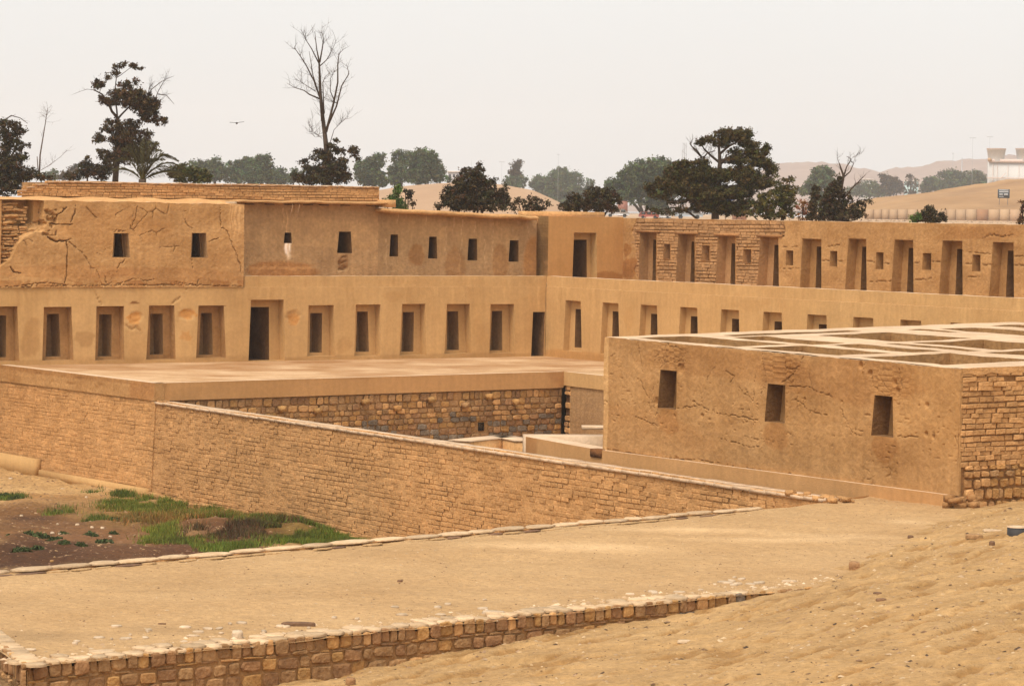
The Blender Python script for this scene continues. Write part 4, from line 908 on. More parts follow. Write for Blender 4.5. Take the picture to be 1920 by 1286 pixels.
# lattice of walls: solid where no room is; t runs away from the front face
ROOMS = [(1.1, 4.05, .47, 3.15), (4.75, 8.1, .45, 2.05), (8.65, 12.75, .45, 2.05), (4.75, 7.9, 2.62, 3.52), (8.35, 11.6, 2.5, 3.5), (11.95, 12.55, 2.9, 6.9), (4.5, 7.5, 4.05, 4.5), (8.15, 11.25, 4.9, 7.3), (4.4, 7.6, 4.95, 7.2), (1.2, 3.92, 4.05, 5.2), (1.3, 3.8, 5.9, 7.3),
         (10.4, 12.05, 8.45, 8.95), (8.2, 11.9, 9.35, 10.7), (1.2, 3.6, 8.6, 10.6), (4.5, 7.5, 9.6, 10.8), (10.0, 12.4, 11.6, 12.6)]
S_ = sorted(set([0., HE] + [v for r in ROOMS for v in r[:2]])); T_ = sorted(set([.055, 13.4] + [v for r in ROOMS for v in r[2:]]))
def fine_(L_, c):
    o = [L_[0]]
    for a, b in zip(L_, L_[1:]):
        k = max(1, int(round((b - a) / c))); o += [a + (b - a) * (i + 1) / k for i in range(k)]
    return o
S_, T_ = fine_(S_, .2), fine_(T_, .2)
def solid(s, t): return not any(a < s < b and c < t < d for a, b, c, d in ROOMS)
def ztop(s, t): return 2.335 + .008 * s + .02 * t + .022 * float(fbm(np.array([s * 1.3]), np.array([t * 1.3])))
def warp(s, t):
    k = min(1, max(0, (t - .06) / .3)) * min(1, max(0, s / .3)); return s + k * .075 * float(fbm(np.array([s * 1.9]), np.array([t * 1.9]), 3.)), t + k * .065 * float(fbm(np.array([s * 1.9]), np.array([t * 1.9]), 9.))
V = []; Q = []; vid = {}
TN = []
def vx(i, j, lo=None):
    k = (i, j, lo)
    if k not in vid:
        vid[k] = len(V); z = ztop(S_[i], T_[j]) if lo is None else lo; wob = 0 if lo is None else 0
        sw_, tw_ = warp(S_[i], T_[j]); V.append(FE.p(-sw_, z, -tw_)); g_ = .93 + .16 * float(fbm(np.array([sw_ * .9]), np.array([tw_ * .9]), 5.)); TN.append((g_, g_ * .985, g_ * .96))
    return vid[k]
Q2 = []
for i in range(len(S_) - 1):
    for j in range(len(T_) - 1):
        sm, tm = (S_[i] + S_[i + 1]) / 2, (T_[j] + T_[j + 1]) / 2
        if solid(sm, tm): Q.append((vx(i, j), vx(i + 1, j), vx(i + 1, j + 1), vx(i, j + 1)))
meshnp('wall_tops', np.array(V), Q, None, M['cap'], root, True, np.array(TN))
mb = MB()
for (a, b, c, d) in ROOMS:
    for (p, q) in (((a, c), (b, c)), ((b, c), (b, d)), ((b, d), (a, d)), ((a, d), (a, c))):
        n = max(1, int(math.hypot(q[0] - p[0], q[1] - p[1]) / .15))
        for i in range(n):
            s0_, t0_ = p[0] + (q[0] - p[0]) * i / n, p[1] + (q[1] - p[1]) * i / n; s1_, t1_ = p[0] + (q[0] - p[0]) * (i + 1) / n, p[1] + (q[1] - p[1]) * (i + 1) / n
            zA, zB_ = ztop(s0_, t0_), ztop(s1_, t1_); s0_, t0_ = warp(s0_, t0_); s1_, t1_ = warp(s1_, t1_)
            cl = .85 + .12 * float(fbm(np.array([s0_ * 2.]), np.array([t0_ * 2.])))
            mb.quad(FE.p(-s0_, zA, -t0_), FE.p(-s1_, zB_, -t1_), FE.p(-s1_, .2, -t1_), FE.p(-s0_, .2, -t0_), (cl, cl, cl))
    mb.quad(FE.p(-a, .2, -c), FE.p(-b, .2, -c), FE.p(-b, .2, -d), FE.p(-a, .2, -d))
mb.quad(FE.p(-HE, -.37, -.06), FE.p(-HE, -.37, -13.4), FE.p(-HE, 2.44, -13.4), FE.p(-HE, 2.44, -.06))
mb.quad(FE.p(-HE, -.37, -13.4), FE.p(0, -.37, -13.4), FE.p(0, 2.44, -13.4), FE.p(-HE, 2.44, -13.4))
mb.build('room_walls', M['plaster_old'], root)
# end wall of bricks over field stones; frame FE2 runs away from the corner
FE2 = Fr(FE.p(0, 0, 0)[:2], A_)
mb = MB(); mb.quad(FE2.p(0, -1.2, -.04), FE2.p(14, -1.2, -.04), FE2.p(14, 2.44, -.04), FE2.p(0, 2.28, -.04), (.85, .8, .75)); mb.build('end_wall', M['mortar'], root)
mb = MB(); tt_ = [.055 + .2 * i for i in range(67)]
for a_, b_ in zip(tt_, tt_[1:]): mb.quad(FE2.p(a_, ztop(0, a_) , .0), FE2.p(b_, ztop(0, b_), .0), FE2.p(b_, ztop(0, b_) - .14 + .03 * math.sin(b_ * 9), .012), FE2.p(a_, ztop(0, a_) - .14 + .03 * math.sin(a_ * 9), .012))
mb.build('wall_edge', M['adobe'], root)
pb = brick_rows(0.02, 6, .22, 2.34, .115, .2, .42, None, .030, .014, .05, top=lambda s: 2.27 + .02 * s, miss=.02)
lay(FE2, pb, root, 'brick', [M['adobe']], 200, 'brick_courses', proud=.05)
ps = stones(0.15, 6, -.75, .24, .21, .16, .30, lambda s, z: (1 if rnd.random() < .6 else 0) if s > .8 else 4, .05, .03, .12)
lay(FE2.sh(.03), ps, root, 'stone', SM, 60, 'stone_courses', proud=.10)
for k in range(14):
    mb = MB(); c = FE2.p(rnd.uniform(-.35, .5), -.5 + rnd.uniform(-.12, .14), rnd.uniform(-.05, .25)); mb.box(c, (1, rnd.uniform(-.6, .6), .2), (-.4, 1, 0), (0, -.1, 1), rnd.uniform(.07, .15), rnd.uniform(.06, .12), rnd.uniform(.04, .09), (.75, .72, .7)); mb.build('corner_rubble', M['adobe'], root)

# platform under the block and the low walls beside it
root = empty('platform', FE.p(-8, -1, .3), 'smooth plastered plinth that carries the roofless block and runs on to its left', 'plinth')
sE = FE.hit(992, 818)[0]; zE = FE.hit(992, 818)[1]
wall_grid('plinth_face', FE.sh(.10), sE, -.1, -2.6, -.36, (), .15, lambda S, Z: .02 * fbm(S * .5, Z, 2), lambda S: np.interp(S, [sE, -13.6, 0], [zE, -.36, -.36]), M['plaster_tan'], root, plaster_tint(63, .05, [(sE + .15, -1, .35, 3, (.8, .72, .66), .6), (-10, -.7, 4, .4, (1.05, 1.05, 1.05), .5)]), th=.5, cap=M['cap'])
for (p0, p1, wdt) in [((985, 817), (1150, 818), .45)]:
    a, b = onz(*p0, zE), onz(*p1, zE); u = (b - a) / np.linalg.norm(b - a); n = np.array([-u[1], u[0], 0]); c = (a + b) / 2 + n * wdt / 2
    mb = MB(); mb.box((c[0], c[1], zE - .5), u, n, (0, 0, 1), np.linalg.norm(b - a) / 2, wdt, .5); mb.build('low_wall', M['cap'], root)
mb = MB(); c = FE.p(-13.62, -.45, .02); mb.box(c, FE.u, FE.n, (0, 0, 1), .24, .12, .10, (.55, .42, .34)); mb.build('corner_brick', M['adobe_red'], root)
mb = MB(); mb.box(onz(1125, 801, -.33), (1, .1, 0), (0, 1, 0), (0, 0, 1), .5, .3, .04); mb.build('slab', M['cap'], root)
a, b = onz(862, 826, -.85), onz(945, 818, -.85); c3 = onz(985, 826, -.85)
root = empty('stub_wall', a, 'low broken brick stub wall between the long brick wall and the plinth', 'wall')
for (p, q, tk, nm) in ((a, b, .35, 'wall_run'), (b, c3, .3, 'wall_run')):
    u = (q - p) / np.linalg.norm(q - p); n = np.array([u[1], -u[0], 0]); c = (p + q) / 2
    mb = MB(); mb.box((c[0], c[1], -1.72), u, n, (0, 0, 1), np.linalg.norm(q - p) / 2, tk, .85); mb.build(nm, M['adobe'], root)
    mb = MB(); mb.box((c[0], c[1], -.855), u, n, (0, 0, 1), np.linalg.norm(q - p) / 2 + .02, tk + .02, .02); mb.build('wall_cap', M['cap'], root)

# ------------------------------------------------------------------ front stone wall of the terrace and the kerb at its back
root = empty('stone_wall', FS.p(8, -2, 0), 'foreground retaining wall of brown and golden field stones under the sandy terrace', 'wall')
mb = MB(); mb.quad(FS.p(0, -2.4, -.05), FS.p(22, -2.4, -.05), FS.p(22, -.66, -.05), FS.p(0, -.66, -.05)); 
FS2 = Fr(F1, (.334, -.943)) ; 
mb.quad(FS2.p(-12, -2.4, -.05), FS2.p(0, -2.4, -.05), FS2.p(0, -.66, -.05), FS2.p(-12, -.66, -.05)); mb.build('mortar_face', M['mortar'], root)
def pickS(s, z):
    r = rnd.random(); return 0 if r < .42 else (1 if r < .62 else (2 if r < .90 else (3 if r < .94 else 4)))
ps = stones(0.0, 19, -2.1, -.80, .205, .17, .42, pickS, .015, .022, .05)
ps += stones(0.0, 19, -.80, -.585, .215, .13, .27, pickS, .025, .014, .05)
lay(FS.sh(-.015), ps, root, 'stone', SM, 300, 'stone_courses', proud=.05)
ps = stones(-11, 0, -1.1, -.58, .22, .14, .24, pickS, .03, .015, .1)
lay(FS2.sh(-.0), ps, root, 'stone', SM, 60, 'end_stone_courses', proud=.06)
def flatstone(name, c, ang, lx, ly, h, m, parent=None, n=7):
    mb = MB(); V = []; r = rnd
    for lv, k in ((-1, 1.0), (.5, 1.0), (1, .8)):
        for i in range(n): pass
    rad = [r.uniform(.80, 1.06) * (min(1 / max(abs(math.cos(2 * math.pi * (i + .5) / n)), abs(math.sin(2 * math.pi * (i + .5) / n))), 1.3) ** .8) for i in range(n)]
    for lv, k in ((-1, 1.0), (.4, 1.0), (1, .90)):
        for i in range(n):
            t = 2 * math.pi * (i + .5) / n; x, y = math.cos(t) * lx * rad[i] * k, math.sin(t) * ly * rad[i] * k
            V.append((c[0] + x * math.cos(ang) - y * math.sin(ang), c[1] + x * math.sin(ang) + y * math.cos(ang), c[2] + lv * h + (.25 * h * math.sin(t + ang) if lv == 1 else 0)))
    Q = [(k * n + i, k * n + (i + 1) % n, (k + 1) * n + (i + 1) % n, (k + 1) * n + i) for k in (0, 1) for i in range(n)]; T = [(2 * n, 2 * n + i, 2 * n + i + 1) for i in range(1, n - 1)]
    mb.add(V, Q, T, (rnd.uniform(.9, 1.08),) * 3); return mb.build(name, m, parent)
s = 0.02
while s < 13.7:      # capping stones laid flat on the wall head, two uneven rows
    l_ = rnd.uniform(.16, .40); c = FS.p(s + l_ / 2, -.585 + rnd.uniform(-.008, .01), -.16 + rnd.uniform(-.04, .03)) + np.array([0, 0, rnd.uniform(-.012, .008)]); flatstone('capping_stone', c, math.atan2(FS.u[1], FS.u[0]) + rnd.uniform(-.16, .16), l_ * rnd.uniform(.46, .54), rnd.uniform(.12, .19), .022, M['capstone'], root, rnd.choice([5, 6, 7])); s += l_
s = 0.02
while s < 12.5:
    l_ = rnd.uniform(.18, .42)
    if rnd.random() < .72: c = FS.p(s + l_ / 2, -.590 + rnd.uniform(-.01, .008), -.47 + rnd.uniform(-.09, .06)); flatstone('capping_stone', c, math.atan2(FS.u[1], FS.u[0]) + rnd.uniform(-.2, .2), l_ * .5, .15, .02, M['capstone'], root, 7)
    s += l_
s = -6
while s < 0: l_ = rnd.uniform(.16, .3); flatstone('capping_stone', FS2.p(s + l_ / 2, -.585, -.15), math.atan2(FS2.u[1], FS2.u[0]), l_ * .56, .17, .022, M['capstone'], root, 7); s += l_
# second, lower step at the bottom left corner
root2 = empty('stone_step', FS2.p(-1, -1.5, .5), 'low dusty ledge of rough stones at the bottom left corner', 'ledge')
mb = MB(); mb.box(FS2.p(-1.2, -1.42, .48), FS2.u, FS2.n, (0, 0, 1), 2.0, .42, .5); mb.build('core', M['sand'], root2)
lay(FS2.sh(.92), stones(-3, .8, -1.6, -.93, .22, .18, .35, pickS, .03, .015, .1), root2, 'stone', SM, 30, proud=.05)
for k in range(9): flatstone('ledge_stone', FS2.p(-2.4 + k * .36, -.91, .6 + rnd.uniform(-.2, .25)), rnd.uniform(0, 3), .16, .12, .03, M['capstone'], root2)

root = empty('stone_kerb', (-2, 58, -.6), 'line of flat pale stones edging the far side of the sandy terrace', 'kerb')
FK = Fr(BK[0], BK[1] - BK[0]); LK = np.linalg.norm(BK[1] - BK[0]); FK = Fr(BK[0] - FK.u[:2] * 2, BK[1] - BK[0]); LK += 2
s = 0
while s < LK + .3:
    l_ = rnd.uniform(.35, 1.0); wd = .23 * (1 if s < LK - 3 else .8)
    flatstone('kerb_stone', FK.p(s + l_ / 2, -.575 + rnd.uniform(-.01, .012), -.06 + rnd.uniform(-.03, .03)), math.atan2(FK.u[1], FK.u[0]) + rnd.uniform(-.04, .04), l_ * .53, wd * rnd.uniform(.66, .95), .016, M['capstone'], root, 8); s += l_
s = 0
while s < LK - 1:
    l_ = rnd.uniform(.3, .7)
    if rnd.random() < .8: flatstone('kerb_stone', FK.p(s + l_ / 2, -.61, .25 + rnd.uniform(-.02, .02)), math.atan2(FK.u[1], FK.u[0]), l_ * .5, .07, .012, M['rock_dark'] if rnd.random() < .2 else M['sand'], root, 6)
    s += l_
mb = MB()
for p, q in zip(BK, BK[1:]):
    mb.quad((*p, -4), (*q, -4), (*q, -.6), (*p, -.6))
mb.quad((-14, 47, -4), (*BK[0], -4), (*BK[0], -.6), (-14, 47, -.6)); mb.build('kerb_wall', M['adobe'], root)
# stone border on the right end of the brick wall
s = 0; e = BK[2] - BK[1]; FK2 = Fr(BK[1], BK[2] - BK[1]); 
# ------------------------------------------------------------------ loose stones and things on the sand
def terr_pt(px, py, z=-.60): p = onz(px, py, z); return np.array([p[0], p[1], float(terr_h(p[0], p[1]))])
def slope_pt(px, py):
    d = ray(px, py)
    for t in np.linspace(30, 75, 1800):
        p = CAMP + d * t
        if p[2] < float(slope_h(p[0], p[1])): return np.array([p[0], p[1], float(slope_h(p[0], p[1]))])
    return p
for i in range(34):
    px = rnd.uniform(30, 980); yl = 1250 - (px - 45) * .1 - 12
    c = terr_pt(px, 1246 - (px - 45) * .1004 - rnd.uniform(16, 44)); l_ = rnd.uniform(.03, .11)
    o = flatstone('loose_stone', c + np.array([0, 0, .012]), rnd.uniform(0, 3.1), l_, l_ * rnd.uniform(.5, .9), rnd.uniform(.008, .02), M['rock_pale'], None, 5)
    tag(o, 'small pale flat stone lying on the sand just behind the foreground stone wall', 'stone', 'pale stones strewn behind the foreground stone wall')
for i in range(15):
    px = rnd.uniform(1120, 1480); c = terr_pt(px, 1246 - (px - 45) * .1004 - rnd.uniform(14, 30)); l_ = rnd.uniform(.04, .12)
    o = flatstone('loose_stone', c + np.array([0, 0, .01]), rnd.uniform(0, 3.1), l_, l_ * .6, .015, M['rock_pale'])
    tag(o, 'small pale stone on the sand behind the tapering right end of the stone wall', 'stone', 'pale stones strewn behind the right end of the stone wall')
for (px, py, a, b, h, m, lab) in [(560, 1172, .26, .05, .03, 'rock_dark', 'dark split slab lying on the sand behind the middle of the stone wall'), (445, 1192, .08, .06, .06, 'rock_pale', 'upright pale stone behind the left half of the stone wall'), (218, 1173, .09, .05, .015, 'rock_pale', 'flat pale stone alone on the sand, left part of the terrace'),
    (304, 1167, .06, .015, .01, 'rock_dark', 'short dark stick-like stone on the left part of the terrace'), (750, 1088, .05, .03, .02, 'rock_dark', 'small black stone alone in the middle of the terrace'), (1707, 1006, .06, .05, .03, 'rock_dark', 'small black stone on the terrace near the sand slope'), (925, 1147, .17, .09, .025, 'rock_pale', 'broad pale flat stone behind the middle of the stone wall'), (1480, 1089, .14, .04, .015, 'rock_pale', 'long pale flat stone beyond the right end of the stone wall'), (1383, 1093, .09, .05, .02, 'rock_pale', 'round pale flat stone near the right end of the stone wall')]:
    o = flatstone('loose_stone', terr_pt(px, py) + np.array([0, 0, h * .7]), rnd.uniform(-.3, .3), a, b, h, M[m]); tag(o, lab, 'stone')
for (px, py, a, b, h, m, lab) in [(1826, 1008, .17, .10, .04, 'stone', 'tan flat rock near the top of the sand slope, left of the round lid'), (1862, 996, .22, .04, .02, 'rock_pale', 'long pale flat rock just left of the round lid'), (1860, 1022, .05, .04, .035, 'rock_dark', 'small black rock under the round lid on the slope'), (1602, 1066, .10, .07, .07, 'stone_brown', 'brown clod on the crest of the sand slope'), (657, 1283, .07, .05, .05, 'stone_brown', 'reddish rock at the bottom edge left of centre'), (1645, 1114, .07, .03, .02, 'rock_dark', 'dark flat chip high on the sand slope, upper of two'), (1652, 1126, .09, .025, .02, 'rock_dark', 'dark flat chip high on the sand slope, lower of two'),
    (748, 1232, .06, .04, .03, 'rock_pale', 'pale pebble against the foot of the stone wall, left of centre'), (1283, 1204, .10, .05, .02, 'rock_pale', 'pale flat stone in the middle of the sand slope'), (865, 1213, .12, .04, .02, 'rock_pale', 'pale flat stone at the foot of the stone wall near the centre')]:
    p = slope_pt(px, py); o = flatstone('loose_rock', p + np.array([0, 0, h * .6]), rnd.uniform(-.3, .3), a, b, h, M[m]); tag(o, lab, 'rock')
# pebbles and chips on the slope: uncountable
def gravel(name, n, area, hf, smin, smax, mats_, label=None):
    V = []; Q = []; T = []; C = []
    base = np.array([(1, 0, -.3), (.3, .9, -.3), (-.8, .6, -.3), (-.8, -.6, -.3), (.3, -.9, -.3), (.1, .1, .6)])
    tr = [(0, 1, 5), (1, 2, 5), (2, 3, 5), (3, 4, 5), (4, 0, 5)]
    x, y = area(n); k = len(x); z = hf(x, y); sz = smin * (smax / smin) ** (rng.random(k) ** 2.5); an = rng.random(k) * 6.28
    B = base[None] * (sz[:, None, None] * np.stack([1 + .6 * rng.random(k), .6 + .5 * rng.random(k), .35 + .5 * rng.random(k)], -1)[:, None, :])
    X = B[..., 0] * np.cos(an)[:, None] - B[..., 1] * np.sin(an)[:, None]; Y = B[..., 0] * np.sin(an)[:, None] + B[..., 1] * np.cos(an)[:, None]
    W = np.stack([X + x[:, None], Y + y[:, None], B[..., 2] + z[:, None]], -1).reshape(-1, 3)
    tt = (np.array(tr)[None] + 6 * np.arange(k)[:, None, None]).reshape(-1, 3)
    c = np.array(mats_)[rng.integers(0, len(mats_), k)] * rng.uniform(.8, 1.15, (k, 1)); c = np.repeat(c, 6, 0)
    o = meshnp(name, W, None, tt, M['rock_pale'], None, False, c); o['kind'] = 'stuff'; 
    if label: o['label'] = label
    return o
def a_slope(n): y = 31 + 34 * rng.random(n) ** 1.2; x = -8 + 23 * rng.random(n); d = (x - C1[0]) * .943 + (y - C1[1]) * -.333; k = (slope_h(x, y) > -.62) | (y < 52); return x[k], y[k]
gravel('slope_pebbles', 26000, a_slope, slope_h, .010, .06, [(.95, .9, .8), (.6, .5, .42), (.35, .27, .22), (.75, .68, .6), (.16, .13, .12), (.85, .75, .6), (.62, .50, .38)], 'pebbles and clods scattered over the sand slope')
def a_terr(n):
    u, v = rng.random(n) * .85, rng.random(n) ** 1.3; return terr_xy(u, v)
gravel('terrace_pebbles', 7000, a_terr, lambda x, y: terr_h(x, y), .007, .035, [(.9, .85, .75), (.5, .38, .3), (.3, .22, .18), (.65, .5, .38), (1.1, 1.05, 1)], 'small pebbles scattered over the sandy terrace')
def a_edge(n): s = 17 * rng.random(n); d = .4 + np.abs(rng.normal(0, .35, n)); p = F1 + FS.u[:2] * s[:, None] - FS.n[:2] * d[:, None]; return p[:, 0], p[:, 1]
gravel('wall_rubble', 900, a_edge, lambda x, y: terr_h(x, y), .015, .08, [(1, .95, .9), (.8, .7, .6), (1.1, 1.1, 1.1)], 'rubble chips lying behind the capping of the stone wall')
def a_edge2(n): s = LK * rng.random(n); d = np.abs(rng.normal(.15, .3, n)); p = FK.o[:2] + FK.u[:2] * s[:, None] + FK.n[:2] * d[:, None]; return p[:, 0], p[:, 1]
gravel('kerb_rubble', 500, a_edge2, lambda x, y: terr_h(x, y), .01, .04, [(1, .95, .9), (.5, .4, .3), (.3, .2, .15)], 'chips lying along the stone kerb')
# round tub with pale lid half sunk at the right edge
p = slope_pt(1907, 997); root = empty('round_lid', p, 'dark round tub with pale dusty lid half sunk in the sand, right edge', 'tub')
def disc(mb, c, r, z0, z1, n=20, cl=(1, 1, 1)):
    V = [(c[0] + r * math.cos(2 * math.pi * i / n), c[1] + r * math.sin(2 * math.pi * i / n), z) for z in (z0, z1) for i in range(n)]
    mb.add(V, [(i, (i + 1) % n, n + (i + 1) % n, n + i) for i in range(n)], [(n, n + i, n + i + 1) for i in range(1, n - 1)], cl)
mb = MB(); disc(mb, p, .185, p[2] - .1, p[2] + .085); mb.build('tub', flat('rubber', (.03, .025, .022)), root)
mb = MB(); disc(mb, p, .19, p[2] + .086, p[2] + .10); disc(mb, p, .15, p[2] + .099, p[2] + .112); mb.build('lid', M['cap'], root)

# ------------------------------------------------------------------ yard vegetation
def yz(px, py): p = onz(px, py, wallbase + .1); return p
def blades(name, spots, mtl, label, hmin, hmax, wd, n_per):
    V = []; C = []
    for (px, py, rx, ry, dens, colr) in spots:
        o = yz(px, py); k = FPX / o[1]; n = int(n_per * rx * ry * dens / 100)
        x = o[0] + rng.normal(0, .5, n) * rx / k; y = o[1] + rng.normal(0, .5, n) * ry / k * 9.5
        front = ((x + 11.05) * -.861 + (y - 97.06) * -.5085) > .22
        keep = front & (fbm(x * 1.6, y * 1.2, 3) > -.05 + .1 * rng.random(n)); x, y = x[keep], y[keep]; n = len(x)
        if n == 0: continue
        z = yard_h(x, y); h = rng.uniform(hmin, hmax, n) * (1 + .6 * fbm(x * 1.1, y * 1.1, 9)); a = rng.random(n) * 3.14; w = wd * rng.uniform(.6, 1.4, n)
        lx, ly = rng.normal(0, .35, n) * h, rng.normal(0, .35, n) * h
        b0 = np.stack([x - w * np.cos(a), y - w * np.sin(a), z - .02], -1); b1 = np.stack([x + w * np.cos(a), y + w * np.sin(a), z - .02], -1); t = np.stack([x + lx, y + ly, z + h], -1)
        V.append(np.stack([b0, b1, t], 1).reshape(-1, 3)); C.append(np.repeat(np.array(colr) * (rng.uniform(.5, 1.4, (n, 1)) * (1 + .6 * fbm(x * .9, y * .9, 5))[:, None]) * np.where(rng.random((n, 1)) < .22, np.array([[1.7, 1.05, 1.3]]), 1), 3, 0))
    V = np.concatenate(V); C = np.concatenate(C)
    o = meshnp(name, V, None, np.arange(len(V)).reshape(-1, 3), mtl, None, False, C); o['kind'] = 'stuff'; o['label'] = label; return o
GR = [(240 + 46 * k, 934 + 8.9 * k + 6, 46, 7, 1.5, (1.05, 1.1, .8)) for k in range(10)] + [(175, 916, 14, 5, 2, (.9, 1, .8)), (225, 925, 26, 6, 2, (.9, 1, .8)), (300, 938, 60, 10, 1.6, (1.1, 1.15, .8)), (350, 936, 36, 8, 2, (.6, .8, .6)), (280, 948, 80, 9, 1.2, (1.2, 1.1, .8)), (400, 955, 60, 9, 1.2, (1, 1, .7)), (180, 968, 26, 5, 1.6, (.7, .85, .6)), (110, 957, 26, 5, .9, (.9, .9, .7)), (470, 965, 70, 8, 1.1, (.9, .95, .7)), (300, 995, 34, 9, 1.3, (1.35, 1.35, .9)), (350, 1008, 50, 7, 1.2, (1.1, 1.1, .8)),
      (430, 1020, 60, 6, 1.6, (1.1, 1.25, .8)), (520, 1010, 60, 6, 1.1, (.9, 1, .7)), (540, 970, 50, 8, 1.1, (.8, .9, .6)), (600, 990, 60, 10, 1.4, (.9, 1.05, .7)), (640, 1006, 70, 6, 2, (1.1, 1.25, .7)), (560, 1016, 60, 5, 1.5, (1.15, 1.3, .75)), (660, 1012, 40, 5, 2, (1, 1.15, .7)), (20, 932, 30, 5, 1, (.7, .8, .6)), (280, 1010, 30, 6, 1, (1.3, 1.3, .9))]
blades('grass', GR, M['grass'], 'bright green grass growing along the foot of the brick wall', .06, .19, .011, 800)
blades('dry_grass', [(450, 975, 80, 14, .9, (1.6, .75, .9)), (330, 965, 110, 14, .6, (1.9, 1.0, 1.2)), (470, 1000, 70, 14, 1.2, (.8, .42, .9)), (560, 990, 60, 14, .8, (.8, .45, .8)), (380, 1000, 40, 10, .8, (.9, .5, .9)), (260, 965, 40, 8, .5, (1.6, 1.0, 1.4))], M['grass'], 'dead brown grass and twigs on the yard mounds', .08, .20, .012, 700)
for i, (px, py, r_, lab) in enumerate([(55, 1003, .55, 'widest low green bush among the dark soil at the far left'), (75, 1006, .5, 'green bush touching the widest bush on its right, far left yard'), (20, 1000, .25, 'small bush at the left border above the sandy streak'), (103, 1013, .35, 'green bush right of the widest bush in the yard'), (118, 995, .25, 'thin bush beside the white stones in the yard'), (170, 998, .33, 'dark green bush in the middle of the dark soil'), (195, 1015, .45, 'bush at the right end of the yard bushes'), (150, 1025, .3, 'low bush on the edge of the sandy streak, right one'), (120, 1026, .25, 'low bush on the edge of the sandy streak, left one'), (70, 1034, .3, 'bush standing on the sandy streak'), (40, 1038, .4, 'dark bush below the sandy streak near the left border'), (212, 992, .25, 'small bush right of the white stones'), (10, 930, .4, 'green bush at the left border high in the yard'), (30, 935, .4, 'second green bush from the left border high in the yard'), (108, 957, .35, 'olive bush on the sandy rise left of the grass'), (215, 968, .35, 'bush at the left tip of the grass patch')]):
    o_ = yz(px, py); n = 700; r = r_ * .62; u = rng.normal(0, 1, (n, 3)); u /= np.linalg.norm(u, axis=1)[:, None]; u[:, 2] = np.abs(u[:, 2]); rad = rng.random(n) ** .4
    bz = float(yard_h(o_[0], o_[1])); P = np.array([o_[0], o_[1], bz - .05]) + u * rad[:, None] * np.array([r, r * 1.3, r * .62]) * (1 + .3 * fbm(u[:, 0] * 3, u[:, 1] * 3, i))[:, None]
    a, b = rng.normal(0, 1, (n, 3)), rng.normal(0, 1, (n, 3)); sz = .028
    Vv = np.stack([P + a * sz, P + b * sz, P - a * sz * .5 - b * sz * .5 + [0, 0, sz]], 1).reshape(-1, 3)
    root = empty('bush', (o_[0], o_[1], bz), lab, 'bush')
    meshnp('foliage', Vv, None, np.arange(3 * n).reshape(-1, 3), M['scrub'], root, False, np.repeat(rng.uniform(.5, 1.5, (n, 1)) * np.array([[1, 1, 1]]), 3, 0))
    mb = MB()
    for k in range(4): t = rnd.uniform(0, 6.28); mb.tube([(o_[0], o_[1], bz - .05), (o_[0] + .4 * r * math.cos(t), o_[1] + .4 * r * math.sin(t), bz + r * .35)], [.012, .006], 4)
    mb.build('stem', M['bark'], root)
for (px, py, l_, lab) in [(410, 970, .16, 'left of two pale rocks on the grassy mound by the brick wall'), (437, 973, .16, 'right of two pale rocks on the grassy mound by the brick wall'), (172, 985, .09, 'white stone in the dark soil, left of a pair'), (192, 986, .08, 'white stone in the dark soil, right of a pair'), (145, 981, .07, 'small yellowish stone left of the white pair in the yard'), (108, 979, .06, 'white stone above the widest bush in the yard'), (207, 998, .08, 'white stone right of the yard bushes'), (98, 996, .10, 'long white stone between two yard bushes'), (112, 996, .06, 'white stone right beside the long white one'), (40, 962, .07, 'pale stone at the dark hollow near the left border'), (97, 1047, .07, 'orange stone in the dark soil below the sandy streak'), (162, 928, .06, 'pale stone on the bare ground left of the grass'), (118, 908, .12, 'pale flat stone near the foot of the wall, upper left yard'), (20, 893, .15, 'pale stone close under the plinth at the left border')]:
    p = yz(px, py); p[2] = float(yard_h(p[0], p[1])) + .01; o = flatstone('yard_stone', p, rnd.uniform(0, 3), l_ * .8, l_ * .5, .03, M['rock_pale'] if 'orange' not in lab else M['stone_ochre']); tag(o, lab, 'stone')
def a_yard(n):
    x, y = yard_xy(rng.random(n) * .7, rng.random(n)); return x, y
gravel('yard_rubble', 18000, a_yard, yard_h, .015, .08, [(.6, .5, .42), (.42, .33, .27), (.3, .22, .2), (.2, .15, .13), (.35, .27, .22), (.5, .42, .3)], 'clods and pebbles strewn over the yard ground')

